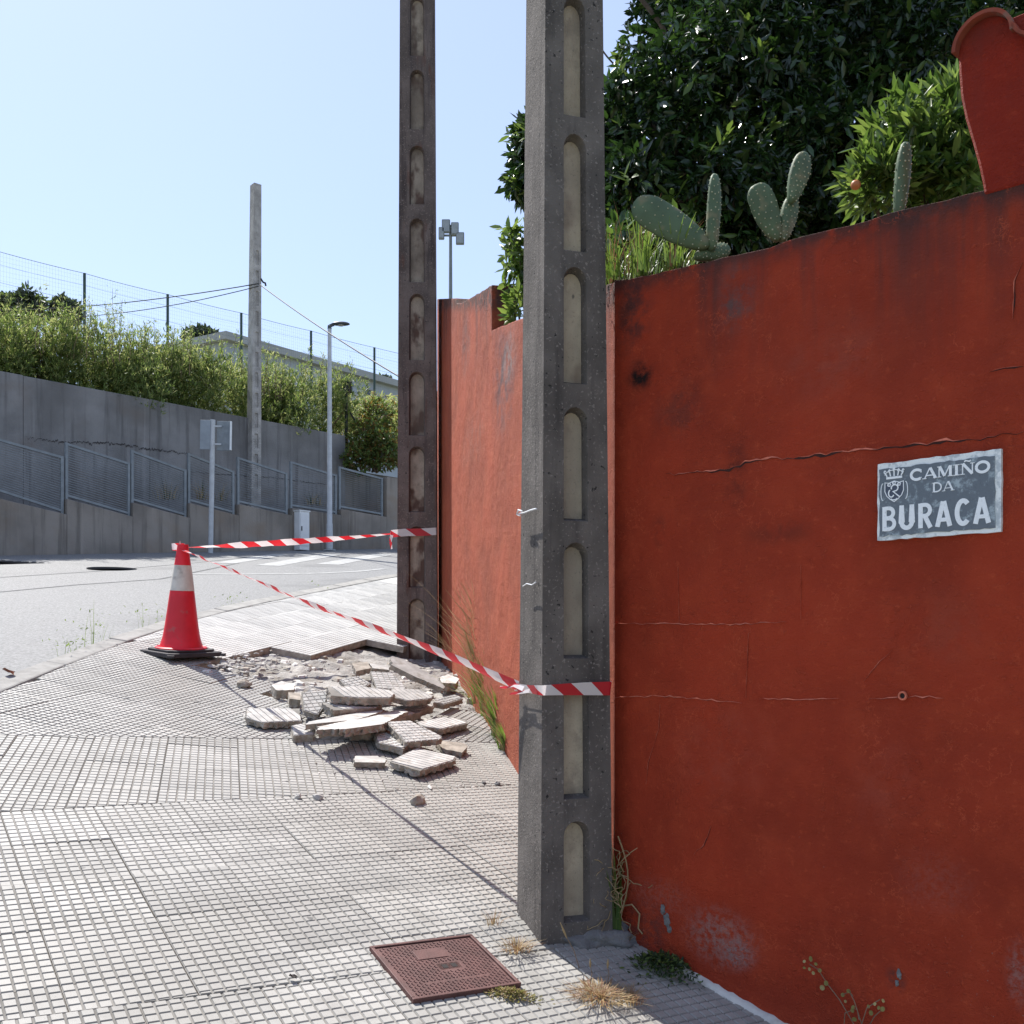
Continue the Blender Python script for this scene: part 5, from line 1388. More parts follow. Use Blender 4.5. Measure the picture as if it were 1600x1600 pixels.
# ------------------------------------------------------------------ things along the road
P0 = at(398, 783, 23.2)
poleC = thing('utility_pole', 'pale concrete utility pole behind the railings, standing on the ledge', 'utility pole', mw=Matrix.Translation((P0.x, P0.y, 0)) @ Matrix.Rotation(R_(40), 4, 'Z') @ Matrix.Rotation(R_(.45), 4, 'Y'), group='concrete utility poles')
zc_ = lambda y: at(398, y, 23.2).z
nC = [(zc_(700 - 32 * i), zc_(677 - 32 * i)) for i in range(-2, 10)]
make_pole(poleC, .24, .28, zc_(800), zc_(284), .036, nC, [M['pole_c'], M['pole_c']], nw=.36, depth=.035, zref=zc_(780), arch=False)
zcap = zc_(284)
# cables from the pale pole
tops = at(404, 443, 23.1)
def cable(name, a, b, sag, r, label):
    pts = [a.lerp(b, i / 20) - Vector((0, 0, sag * 4 * (i / 20) * (1 - i / 20))) for i in range(21)]
    o = MB().tube(pts, r, 5).build(name, M['cable'], smooth='all'); return tag(o, label, 'cable', 'overhead cables on the pale pole')
cable('overhead_cable', tops, at(640, 598, 15), .06, .012, 'dark overhead cable from the pale pole down to the right behind the far pole')
cable('overhead_cable', tops, at(-60, 484, 32), .2, .012, 'upper dark overhead cable running left from the pale pole')
cable('overhead_cable', tops - Vector((0, 0, .06)), at(-60, 488, 32), .4, .010, 'lower dark overhead cable running left from the pale pole')
hook = at(409, 441, 23.1)
b = MB(); b.tube([hook + Vector((-.02, 0, .08)), hook + Vector((.03, 0, 0)), hook + Vector((.08, 0, -.02)), hook + Vector((.09, 0, -.08))], .022, 6); b.build('cable_clamp', M['dark_steel']).parent = None
bpy.data.objects['cable_clamp'].parent = poleC; bpy.data.objects['cable_clamp'].matrix_parent_inverse = poleC.matrix_world.inverted()

def before_wall(x, off):
    xx = x
    for _ in range(12):
        q = LW.pt(LW.loc(xx, 900)[0], 0, -off); xx += x - (800 + 1600 * q.x / q.y)
    return Vector((q.x, q.y, road_z(q.x, q.y)))
lp = before_wall(515, .35)
lamp = thing('street_lamp', 'slender pale grey street lamp with a flat dark head at the far kerb', 'street lamp', loc=(lp.x, lp.y, lp.z))
HL = at(518, 512, lp.y).z - lp.z
MB().lathe([(.14, 0), (.14, .02), (.075, .03), (.07, .6), (.062, .62), (.052, 2.5), (.045, HL)], 14).build('post', M['galv'], lamp, smooth=True)
MB().lathe([(.10, 0), (.13, .012), (.13, .03), (.10, .034)], 8).build('foot_plate', M['dark_steel'], lamp)
b = MB(); b.tube([(0, 0, HL - .03), (0, 0, HL + .03), (.05, 0, HL + .06), (.10, 0, HL + .07)], [.05, .05, .04, .035], 8); b.build('bracket', M['lamp_head'], lamp)
b = bmesh.new(); bmesh.ops.create_uvsphere(b, u_segments=20, v_segments=10, radius=1)
for v in b.verts: v.co = Vector((v.co.x * .21 + .25, v.co.y * .11, (v.co.z * .055 if v.co.z > 0 else v.co.z * .03) + HL + .08))
me = bpy.data.meshes.new('lamp_head'); b.to_mesh(me); b.free(); me.polygons.foreach_set('use_smooth', [True] * len(me.polygons)); me.materials.append(M['lamp_head'])
lh = link('lamp_head', me, (), lamp)
b = MB(); b.lathe([(.07, 0), (.075, .006), (.02, .008)], 14); o = b.build('lens', M['lens'], lh); o.location = (.25, 0, HL + .045)

sp_ = before_wall(329, .45); Ys = sp_.y
sign = thing('road_sign', 'grey metal road sign seen from behind on a single post', 'road sign', mw=Matrix.Translation(sp_) @ Matrix.Rotation(R_(1.0), 4, 'Y'))
zs_ = lambda y: at(330, y, Ys).z - sp_.z
MB().tube([(0, 0, 0), (0, 0, zs_(656))], .05, 12).build('post', M['galv'], sign, smooth=True)
pw = 16 / 1600 * Ys
b = MB().box((-.055 - pw / 2 + .02, -.03, zs_(680)), (pw, .03, 46 / 1600 * Ys)); bevel(b.build('sign_plate', M['sign_back'], sign), .006)
pl2 = MB().box((.22, .06, zs_(680)), (.30, .03, 46 / 1600 * Ys), 0, None).build('sign_plate', M['rail'], sign); bevel(pl2, .006)
bevel(MB().box((.358, .035, zs_(680)), (.028, .06, 45 / 1600 * Ys)).build('sign_edge', M['sign_edge'], sign), .004)
for y in (666, 694): MB().box((.03, -.012, zs_(y)), (.30, .02, .03)).build('bracket', M['galv'], sign)

cbp = before_wall(469, .05)
cab = thing('utility_cabinet', 'small white metal cabinet standing against the low concrete wall', 'cabinet', mw=Matrix.Translation((cbp.x, cbp.y, cbp.z)) @ Matrix.Rotation(LW.ang, 4, 'Z'))
ch = 60 / 1600 * cbp.y; cw_ = .27
bevel(MB().box((0, -.06, ch / 2), (cw_, .20, ch)).build('housing', M['white_paint'], cab), .008)
bevel(MB().box((0, -.168, ch * .53), (cw_ * .86, .014, ch * .84)).build('door', M['white_paint'], cab), .004)
MB().box((-cw_ * .34, -.182, ch * .55), (.02, .014, .10)).build('handle', M['dark_steel'], cab)
bevel(MB().box((0, -.06, ch + .012), (cw_ + .03, .235, .024)).build('lid', M['white_paint'], cab), .004)

# ball-stop fence of the sports ground beyond the greenery
nf = thing('net_fence', 'tall ball-stop netting on slim dark green posts on the hill beyond the hedge', 'fence')
fpost = [(-30, 385, 560), (132, 427, 560), (262, 460, 590), (377, 489, 600), (486, 517, 620), (585, 543, 650), (690, 566, 680)]
fy = [33, 35.5, 38, 41, 44, 47, 50]
tp_ = []
for (x, a, b_), Y in zip(fpost, fy):
    t, bt = at(x, a, Y), at(x, b_, Y); tp_.append((t, bt)); MB().tube([(t.x, t.y, bt.z), (t.x, t.y, t.z)], .052, 8).build('post', M['green_post'], nf, smooth=True)
mb = MB()
for (a, ab_), (b, bb) in zip(tp_, tp_[1:]):
    for h0, r in ((0, .009), (.42, .004), (1.0, .005)):
        p, q = a - Vector((0, 0, h0)), b - Vector((0, 0, h0)); mb.tube([p.lerp(q, i / 8) - Vector((0, 0, .03 * 4 * (i / 8) * (1 - i / 8))) for i in range(9)], r, 4)
mb.build('wire', M['net'], nf, smooth='all')
mb = MB()
for (a, ab_), (b, bb) in zip(tp_, tp_[1:]):
    for i in range(1, 34):
        p = a.lerp(b, i / 34); q = ab_.lerp(bb, i / 34); mb.tube([p, q], .0016, 3, cap=False)
    for j in range(1, 22):
        p = a.lerp(ab_, j / 22); q = b.lerp(bb, j / 22); mb.tube([p, q], .0016, 3, cap=False)
o = mb.build('net', M['net'], nf, fix=False); o['kind'] = 'stuff'
# short posts in and beside the greenery
for (x, a, b_, Y, lab) in ((40, 512, 590, 21.3, 'thin dark fence post standing in the greenery at the far left'), (219, 545, 610, 22.6, 'thin dark fence post standing in the middle of the greenery')):
    t, bt = at(x, a, Y), at(x, b_, Y); o = MB().tube([(t.x, t.y, bt.z), (t.x, t.y, t.z)], .035, 8).build('fence_post', M['dark_steel'], smooth=True); tag(o, lab, 'post', 'fence posts in the greenery')
Yg = 25.8; t, bt = at(541, 606, Yg), at(541, 690, Yg)
fpt = thing('floodlight_post', 'short dark post with floodlight and braces at the end of the high wall', 'lamp post', loc=bt)
hh = t.z - bt.z
MB().tube([(0, 0, -.3), (0, 0, hh)], .04, 8).build('post', M['dark_steel'], fpt, smooth=True)
MB().tube([(0, 0, hh * .62), (-.42, .1, hh * .25), (-.55, .12, .0)], .025, 6).build('brace', M['twig'], fpt)
MB().tube([(0, 0, hh * .66), (.45, .1, hh * .1), (.62, .15, -.3)], .025, 6).build('brace', M['dark_steel'], fpt)
bevel(MB().box((.04, -.05, hh + .0), (.24, .16, .26)).build('floodlight', M['dark_steel'], fpt), .01)

# pale building beyond the sports ground
YH0, YH1 = 46, 58
ra, rb_ = at(352, 533, YH0), at(640, 612, YH1)
HB = VPlane((ra.x, ra.y), (rb_ - ra).xy)
hL = (rb_ - ra).xy.length
house = thing('building', 'long pale flat-roofed building on the hill beyond the street lamp', 'building', mw=HB.mat())
zr0, zr1 = ra.z, rb_.z
zr0, zr1 = max(zr0, zr1), max(zr0, zr1)
zA_, zB_ = ra.z, rb_.z
def zroof(x): return zA_ + (zB_ - zA_) * x / hL
MB().prism([(0, 4), (hL + 8, 4), (hL + 8, zroof(hL + 8)), (0, zroof(0))], 0, 9).build('wall', M['house'], house)
MB().prism([(-.3, zroof(-.3) + .004), (hL + 8, zroof(hL + 8) + .004), (hL + 8, zroof(hL + 8) + .35), (-.3, zroof(-.3) + .35)], -.35, 9.3).build('roof', M['house_roof'], house)
MB().prism([(0, zroof(0) - 1.0), (hL + 8, zroof(hL + 8) - 1.0), (hL + 8, zroof(hL + 8) - .85), (0, zroof(0) - .85)], -.06, 0).build('ledge', M['house_roof'], house)
for (x, y) in ((541, 611), (575, 622), (606, 632)):
    lx, lz = HB.loc(x, y); w, h = .75, .95
    f = MB()
    for c, d in (((lx - w / 2, -.02, lz), (.08, .09, h)), ((lx + w / 2, -.02, lz), (.08, .09, h)), ((lx, -.02, lz + h / 2), (w + .08, .088, .08)), ((lx, -.02, lz - h / 2), (w + .12, .14, .08))): f.box(c, d)
    fo = f.build('window', M['house_roof'], house); MB().box((lx, -.004, lz), (w - .08, .02, h - .08)).build('pane', M['window_glass'], fo)

# floodlight mast of the sports ground
YM = 62
mx_ = at(704, 465, YM)
mast = thing('floodlight_mast', 'distant sports floodlight mast with four lamp boxes above the stepped wall', 'floodlight', loc=(mx_.x, mx_.y, mx_.z - 9))
s_ = YM / 1600
MB().tube([(0, 0, 0), (0, 0, 9 + (465 - 352) * s_)], [.16, .09], 8).build('mast', M['flood'], mast, smooth=True)
zm = lambda y: 9 + (465 - y) * s_
for (x, y, w, h) in ((697, 355, 13, 21), (711, 359, 12, 20), (690, 366, 9, 19), (719, 374, 13, 19)):
    o = MB().box(((x - 704) * s_, -.12, zm(y)), (w * s_, .22, h * s_), 0).build('lamp_box', M['flood'], mast); bevel(o, .05)
    MB().box(((x - 704) * s_, -.245, zm(y)), (w * s_ * .8, .02, h * s_ * .82)).build('lamp_glass', M['sign_back'], o)
MB().box((0, 0, zm(368)), (30 * s_, .1, .1)).build('crossbar', M['flood'], mast)

# ------------------------------------------------------------------ vegetation
def cluster_leaves(centers, outs, per, ln, wd, probs, droop=.2, spread=.9, up=.35, rosette=True):
    n = len(centers); C = np.repeat(centers, per, 0); O = np.repeat(outs, per, 0); m = len(C)
    rv = rng.normal(size=(m, 3))
    ax = nz(O * .55 + rv * spread * .6 + np.array([0, 0, -droop]))
    nr = nz(rng.normal(size=(m, 3)) * .55 + np.array([0, 0, up + .4]) + O * .35)
    L = rng.uniform(*ln, m); W = L * rng.uniform(*wd, m)
    C = C + rng.normal(size=(m, 3)) * np.mean(ln) * .18
    mi = rng.choice(len(probs), m, p=probs)
    return C, ax, nr, L, W, mi
def blob_points(blobs, n, r0=.72, r1=1.04, seed=None):
    """points near the surface of several ellipsoids, weighted by area, with hollows"""
    wts = np.array([(b[3] * b[4] + b[3] * b[5] + b[4] * b[5]) for b in blobs]); wts = wts / wts.sum()
    P, O = [], []
    for b, w in zip(blobs, wts):
        k = max(6, int(n * w)); d = nz(rng.normal(size=(k, 3)))
        lump = np.array([1 + .16 * mn.noise(Vector(q * 2.4) + Vector(b[:3])) + .10 * mn.noise(Vector(q * 6) + Vector(b[:3])) for q in d])
        r = rng.uniform(r0, r1, k) ** .6 * lump
        P.append(np.array(b[:3]) + d * r[:, None] * np.array(b[3:6])); O.append(d)
    return np.concatenate(P), np.concatenate(O)
def branch(mb, a, b, r0, r1, wob=.12, n=6, k=7):
    pts = []; a, b = Vector(a), Vector(b); L = (b - a).length
    for i in range(n + 1):
        f = i / n; o = Vector((mn.noise(a + Vector((f * 3, 0, 0))), mn.noise(a + Vector((0, f * 3, 5))), 0)) * wob * L * math.sin(math.pi * f); pts.append(a.lerp(b, f) + o)
    mb.tube(pts, [r0 + (r1 - r0) * i / n for i in range(n + 1)], k); return pts

# garden soil behind the red walls
mb = MB(); vs = []; n1 = 26; n2 = 20
def wall_top(t, W): return None
for j in range(n2 + 1):
    for i in range(n1 + 1):
        Y = 1.6 + 13 * j / n2
        xw = (W1.P + W1.d * ((W1.P.y - Y) / -W1.d.y)).x if Y < W1.P.y else (W2.P.x - .193 * (Y - W2.P.y))
        X = xw + .24 + 9 * (i / n1) ** 1.5
        z = (zt0[1] - .16 * max(0, W1.P.y - Y)) if Y < W1.P.y else zt0[1] + .20 * (Y - W1.P.y)
        vs.append((X, Y, z - .22 + .05 * mn.noise(Vector((X, Y, 0)))))
mb.add(vs, [(j * (n1 + 1) + i, j * (n1 + 1) + i + 1, (j + 1) * (n1 + 1) + i + 1, (j + 1) * (n1 + 1) + i) for j in range(n2) for i in range(n1)])
tag(mb.build('garden_soil', M['earth'], fix=False), kind='structure')

def pix_blob(x, y, Y, rx, ry, ryd):
    p = at(x, y, Y); return (p.x, p.y, p.z, rx / 1600 * Y, ryd, ry / 1600 * Y)
# the dark glossy tree behind the near wall
TY = 6.6
tree = thing('garden_tree', 'large dark glossy-leaved tree overhanging behind the dark red wall', 'tree', loc=at(1230, 400, TY))
to = Vector(tree.location)
tb = [pix_blob(1120, 190, 6.3, 175, 150, .8), pix_blob(1300, 120, 6.8, 210, 170, 1.0), pix_blob(1180, 60, 7.0, 190, 130, 1.0), pix_blob(1010, 240, 6.2, 100, 120, .6), pix_blob(985, 330, 5.9, 70, 80, .5),
      pix_blob(1120, 340, 6.0, 130, 90, .7), pix_blob(1270, 290, 6.2, 130, 120, .8), pix_blob(1420, 200, 6.6, 150, 150, .9), pix_blob(1450, 40, 7.2, 130, 110, .9), pix_blob(1330, -60, 7.2, 220, 120, 1.0), pix_blob(1110, -70, 7.4, 110, 100, .8),
      pix_blob(900, 250, 6.4, 100, 75, .4), pix_blob(845, 225, 6.4, 48, 42, .25), pix_blob(822, 270, 6.5, 30, 46, .2), pix_blob(1540, 130, 7.2, 110, 80, .6), pix_blob(1250, 380, 6.4, 140, 50, .6)]
P, O = blob_points(tb, 10500, .55, 1.03)
near_keep = (P[:, 1] - to.y) < 1.2
C_, ax_2, nr_, L_, W_, mi_ = cluster_leaves(P, O, 7, (.050, .100), (.32, .44), (.62, .33, .05), droop=.25)
me = leaf_mesh('crown', C_ - np.array(to), ax_2, nr_, L_, W_, mi_, [M['leaf_dark'], M['leaf_mid'], M['leaf_new']])
crown = link('crown', me, (), tree); crown['kind'] = 'stuff'
# pale young rosettes that stand out
P2, O2 = blob_points(tb, 150, .98, 1.05); sel = P2[:, 1] < to.y + .1
C_, ax_2, nr_, L_, W_, mi_ = cluster_leaves(P2[sel], nz(O2[sel] + np.array([0, -.3, .6])), 7, (.07, .12), (.26, .34), (1.0,), droop=-.2)
yg = link('young_leaves', leaf_mesh('young_leaves', C_ - np.array(to), ax_2, nr_, L_, W_, mi_, [M['leaf_new']]), (), tree); yg['kind'] = 'stuff'
mb = MB(); base = Vector((0.1, .25, -1.0))
tr = branch(mb, base, (0.05, .1, .55), .15, .12, .05); mb.build('trunk', M['wood'], tree, smooth=True)
mb = MB()
for b in tb:
    e = Vector(b[:3]) - to; s0 = tr[-1 - random.randrange(3)]; pts = branch(mb, s0, e, .06, .015, .12)
    for _ in range(5):
        d = Vector(rng.normal(size=3)).normalized(); branch(mb, pts[-2], e + Vector((d.x * b[3], d.y * b[4], d.z * b[5])) * .85, .015, .004, .1, 4, 5)
mb.build('limbs', M['wood'], tree, smooth=True)
# bare twig and cable at the sky edge of the crown
mb = MB(); br = at(1000, 30, 6.6) - to; branch(mb, br + Vector((.3, 0, -.3)), at(984, -30, 6.6) - to, .02, .012, .05); mb.tube([at(936, 72, 6.6) - to, at(948, 88, 6.6) - to, at(985, 130, 6.6) - to], .006, 5)
mb.build('twig', M['wood'], tree, smooth=True)

# bright citrus shrub by the gate wall
SY = 3.75
shrub = thing('citrus_shrub', 'bright green sunlit shrub with one orange fruit at the left of the gate wall', 'shrub', loc=at(1450, 330, SY)); so = Vector(shrub.location)
sb = [pix_blob(1440, 230, SY, 80, 80, .22), pix_blob(1490, 190, SY, 50, 60, .2), pix_blob(1390, 275, SY, 60, 50, .18), pix_blob(1470, 280, SY, 80, 50, .2), pix_blob(1350, 280, SY, 24, 24, .08), pix_blob(1510, 160, SY, 24, 26, .1), pix_blob(1510, 250, SY - .1, 30, 60, .1)]
P, O = blob_points(sb, 380, .5, 1.0)
C_, ax_2, nr_, L_, W_, mi_ = cluster_leaves(P, nz(O + np.array([0, 0, .5])), 8, (.05, .10), (.20, .28), (.58, .30, .12), droop=-.1, spread=.8)
cr2 = link('foliage', leaf_mesh('foliage', C_ - np.array(so), ax_2, nr_, L_, W_, mi_, [M['leaf_shrub'], M['leaf_shrub_hi'], M['leaf_mid']], curl=.12), (), shrub); cr2['kind'] = 'stuff'
mb = MB()
for b in sb: branch(mb, (random.uniform(-.05, .05), .05, -.35), Vector(b[:3]) - so, .014, .005)
mb.build('stem', M['wood'], shrub, smooth=True)
b = bmesh.new(); bmesh.ops.create_icosphere(b, subdivisions=3, radius=7.5 / 1600 * SY); me = bpy.data.meshes.new('fruit'); b.to_mesh(me); b.free(); me.polygons.foreach_set('use_smooth', [True] * len(me.polygons)); me.materials.append(M['orange'])
fr = link('fruit', me, (), shrub); fr.location = at(1337, 289, SY - .1) - so

# prickly pears along the top of the near wall
def wall1_back(x, y, back):
    l, z = W1.loc(x, y); q = W1.pt(l, 0, back)
    return at(x, y, q.y * 1.0)
def pad(parent, p0, p1, w, face, thick=.022, name='pad', glo=True):
    """a cactus pad from its foot p0 to its tip p1 (world), width w; face: direction its flat side looks"""
    ax = (p1 - p0); L = ax.length; ax.normalize(); f = (face - ax * face.dot(ax)).normalized(); sd = ax.cross(f)
    vs = []; nu, nv = 18, 14
    def surf(u, v):
        t = math.pi * v; rz = (1 - math.cos(t)) / 2; rad = math.sin(t) ** .8 * (0.62 + .5 * rz)
        a = 2 * math.pi * u; lump = 1 + .10 * mn.noise(Vector((math.cos(a) * 1.6, v * 4, L * 40))) + .05 * mn.noise(Vector((math.cos(a) * 4, v * 9, L * 70)))
        return p0 + ax * (rz * L) + sd * (math.cos(a) * w / 2 * rad * lump) + f * (math.sin(a) * thick * (math.sin(t) ** .5) * (1.15 - .4 * rz) * lump)
    for j in range(nv + 1):
        for i in range(nu): vs.append(surf(i / nu, j / nv))
    mb = MB(); mb.add(vs, [(j * nu + i, j * nu + (i + 1) % nu, (j + 1) * nu + (i + 1) % nu, (j + 1) * nu + i) for j in range(nv) for i in range(nu)])
    o = mb.build(name, M['cactus'], parent, smooth='all', fix=True)
    am = MB()
    for j in range(2, 13):
        v = j / 14; n = max(2, int(5 * math.sin(math.pi * v) + .5))
        for sgn in (.25, .75):
            for i in range(n):
                u = sgn + (i - (n - 1) / 2) / n * .42 + (.02 if j % 2 else -.02) + random.uniform(-.012, .012)
                vv_ = v + random.uniform(-.018, .018); c = surf(u, vv_); nn = (surf(u + .01, v) - surf(u - .01, v)).cross(surf(u, v + .01) - surf(u, v - .01))
                if nn.length < 1e-9: continue
                nn.normalize()
                if nn.dot(f) * (1 if sgn < .5 else -1) < 0: nn = -nn
                t1 = nn.orthogonal().normalized(); t2 = nn.cross(t1); r = random.uniform(.0018, .0036)
                am.add([c + t1 * r, c + t2 * r, c - t1 * r, c - t2 * r, c + nn * .004], [(0, 1, 4), (1, 2, 4), (2, 3, 4), (3, 0, 4)])
    am.build('areoles', M['areole'], o, fix=False)['kind'] = 'stuff'
    return o
FC = Vector((-.35, -.9, .25))
def cactus(label, pads):
    t = thing('prickly_pear', label, 'cactus', group='prickly pears along the wall top')
    for (x0, y0, x1, y1, wpx_, back, face, dz) in pads:
        a = wall1_back(x0, y0, back); d = a.y; b_ = at(x1, y1, d + dz); pad(t, a, b_, wpx_ / 1600 * d, face)
    return t
cactus('prickly pear with one broad leaning pad and one narrow upright pad', [(1108, 386, 990, 316, 62, .16, FC, .0), (1112, 392, 1118, 272, 34, .17, Vector((.75, -.6, .1)), .02), (1085, 402, 1140, 388, 34, .13, FC, .02)])
cactus('prickly pear with a densely spotted oval pad beside a tall wavy upright pad', [(1216, 378, 1180, 288, 46, .15, FC, -.01), (1222, 378, 1240, 305, 32, .16, Vector((.45, -.85, .1)), .01), (1236, 318, 1258, 238, 36, .16, Vector((.3, -.9, .1)), .01)])
cactus('single dark narrow prickly pear pad in front of the bright citrus shrub', [(1404, 338, 1416, 222, 30, .17, Vector((.55, -.8, .1)), .0)])
# weeds and dry grass on the wall top, left end
def grass(name, label, cat, pos, specs, mats, group=None):
    t = thing(name, label, cat, loc=pos, group=group)
    mb = MB()
    for (n, h, sp, w, m, lean, jit, off) in specs: blades(mb, off, n, h, sp, w, m, lean, jit=jit)
    o = mb.build('blades', mats, t, fix=False); return t
for i, (x, y, h, lab) in enumerate(((958, 436, .16, 'tuft of yellow-green weeds at the left end of the near wall top'), (1000, 428, .22, 'reddish seeding weed next to the broad leaning cactus pad'), (1052, 414, .15, 'low yellow-green weed under the broad leaning cactus pad'))):
    p = wall1_back(x, y + 6, .13)
    grass('wall_weed', lab, 'weed', p, [(70, h, .11, .007, [0, 0, 1], (0, 0), .09, (0, 0, 0)), (22, h * 1.4, .07, .004, 2, (.02, 0), .06, (0, 0, 0))], [M['leaf_shrub_hi'], M['grass_green'], M['grass_rust']], 'weeds on the wall top')
# leafy creeper seen between the two poles, above the stepped wall
def bush(name, label, cat, blobs, n, per, ln, wd, probs, mats, stem_at, group=None, r0=.3, droop=0.1, upb=.3, stems=5, foil='foliage', stemmat='wood', spread=.9, sr=.02):
    t = thing(name, label, cat, loc=stem_at, group=group); o = Vector(stem_at)
    P, O = blob_points(blobs, n, r0, 1.05)
    C_, a_, n_, L_, W_, m_ = cluster_leaves(P, nz(O + np.array([0, 0, upb])), per, ln, wd, probs, droop=droop, spread=spread)
    f = link(foil, leaf_mesh(foil, C_ - np.array(o), a_, n_, L_, W_, m_, mats, curl=.15), (), t); f['kind'] = 'stuff'
    mb = MB()
    for k in range(stems):
        b = blobs[k % len(blobs)]; d = Vector(rng.normal(size=3)).normalized() * .5
        branch(mb, Vector((d.x * .2, d.y * .2, -.15)), Vector(b[:3]) - o + Vector((d.x * b[3], d.y * b[4], b[5] * .6)), sr, sr * .25)
    mb.build('stem', M[stemmat], t, smooth=True)
    return t
vy = 6.3
bush('leafy_vine', 'light green leafy shoots rising above the stepped wall between the two poles', 'vine', [pix_blob(806, 420, vy, 22, 60, .12), pix_blob(800, 370, vy, 10, 30, .06), pix_blob(812, 480, vy - .2, 16, 40, .1), pix_blob(830, 430, vy, 26, 70, .14)], 120, 6, (.05, .10), (.3, .42), (.6, .4), [M['leaf_shrub'], M['leaf_shrub_hi']], at(822, 500, vy), sr=.008)
bush('garden_shrub', 'mid green shrub behind the left end of the near wall, right of the nearest pole', 'shrub', [pix_blob(970, 395, 5.2, 44, 46, .25), pix_blob(1040, 385, 5.4, 60, 36, .25), pix_blob(1090, 350, 5.6, 40, 36, .2)], 170, 6, (.05, .095), (.32, .45), (.45, .45, .10), [M['leaf_mid'], M['leaf_shrub'], M['leaf_shrub_hi']], at(1010, 430, 5.3))

# hedge of willowy shrubs along the top of the high retaining wall
hedge_spec = [(-40, 462, 590), (25, 468, 592), (85, 480, 604), (140, 488, 614), (195, 500, 622), (250, 508, 632), (310, 524, 645), (372, 538, 655), (440, 542, 664), (498, 554, 672), (545, 572, 682)]
HL_ = ['at the far left edge of the photo', 'second from the left edge', 'under the first slim net post', 'right of the first slim net post', 'with feathery shoots, centre left', 'under the second slim net post', 'left of the pale concrete pole', 'right behind the pale concrete pole', 'between pale pole and street lamp', 'just left of the street lamp', 'last one, behind the street lamp']
for i, (x, yt, yb) in enumerate(hedge_spec):
    if x == 545: x = 528
    l, _ = UW.loc(x, yb); bl = []
    pb = UW.pt(l, UW_TOP - .1, 1.0)
    Yd = pb.y; sc_ = Yd / 1600; H = (yb - yt) * sc_ * .84
    for k in range(11):
        ox = random.uniform(-1.5, 1.5); oy = random.uniform(-.5, .8); hz = H * random.uniform(.25, .95)
        bl.append((pb.x + ox * .8, pb.y + oy, UW_TOP - .1 + hz * .9, random.uniform(.28, .6), random.uniform(.3, .55), random.uniform(.35, .7) * min(1.2, H)))
    bl.append((pb.x, pb.y - .2, UW_TOP + .15, .9, .55, .5))
    t = bush('hedge_shrub', 'sunlit willowy green shrub on the high wall ' + HL_[i], 'shrub', bl, 1250, 7, (.07, .15), (.15, .24), (.46, .36, .18), [M['leaf_hedge'], M['leaf_hedge_hi'], M['leaf_hedge_dk']], pb, 'shrubs along the top of the high wall', r0=.2, droop=-.3, upb=1.1, stems=9, spread=.6, sr=.018)
    # upright wands with sparse leaves
    mb = MB(); Cs, Os = [], []
    for k in range(24 if i in (3, 4, 5) else 16):
        b0 = Vector((random.uniform(-1.3, 1.3), random.uniform(-.4, .4), H * .5)); hh = H * random.uniform(.45, .75) + (.9 if i == 4 and k < 3 else .25)
        e = b0 + Vector((random.uniform(-.25, .25), random.uniform(-.2, .2), hh)); pts = branch(mb, b0, e, .008, .003, .06, 6, 4)
        for q in range(30): f = random.random() ** .7; Cs.append(b0.lerp(e, f) + Vector(rng.normal(size=3)) * .04); Os.append(rng.normal(size=3) * .6 + np.array([0, 0, .7]))
    mb.build('wand', M['twig'], t, fix=False)['kind'] = 'stuff'
    C_, a_, n_, L_, W_, m_ = cluster_leaves(np.array([tuple(c) for c in Cs]), nz(np.array(Os)), 2, (.06, .11), (.16, .26), (.5, .4, .1), droop=-.2)
    f = link('wand_leaves', leaf_mesh('wand_leaves', C_, a_, n_, L_, W_, m_, [M['leaf_hedge'], M['leaf_hedge_hi'], M['leaf_hedge_dk']]), (), t); f['kind'] = 'stuff'
# bank on the right of the wall's end
def bankz(x, y, Y): return at(x, y, Y)
bush('bank_shrub', 'rust and green shrub low on the bank right of the high wall end', 'shrub', [pix_blob(575, 690, 25.6, 34, 36, .5), pix_blob(600, 705, 25.4, 30, 30, .5), pix_blob(560, 715, 25.2, 22, 24, .4), pix_blob(588, 650, 26, 26, 26, .5)], 900, 6, (.08, .15), (.3, .45), (.45, .3, .25), [M['leaf_hedge'], M['leaf_rust'], M['leaf_hedge_dk']], at(580, 728, 25.4), sr=.03)
bush('bank_shrub', 'pale yellow-green shrub higher on the bank below the pale building', 'shrub', [pix_blob(560, 655, 28, 36, 24, .8), pix_blob(590, 640, 29, 40, 22, .8), pix_blob(625, 650, 28, 30, 30, .8), pix_blob(535, 650, 27.5, 16, 30, .6)], 900, 6, (.08, .16), (.2, .35), (.2, .6, .2), [M['leaf_hedge'], M['leaf_hedge_hi'], M['grass_dry']], at(585, 690, 28), sr=.03)
bush('bank_shrub', 'yellow-green shrub on the bank close beside the far pole', 'shrub', [pix_blob(622, 690, 26.5, 24, 40, .6), pix_blob(640, 660, 27, 24, 40, .6)], 500, 6, (.08, .16), (.25, .4), (.4, .4, .2), [M['leaf_hedge'], M['leaf_hedge_hi'], M['leaf_rust']], at(628, 735, 26.4), sr=.03)
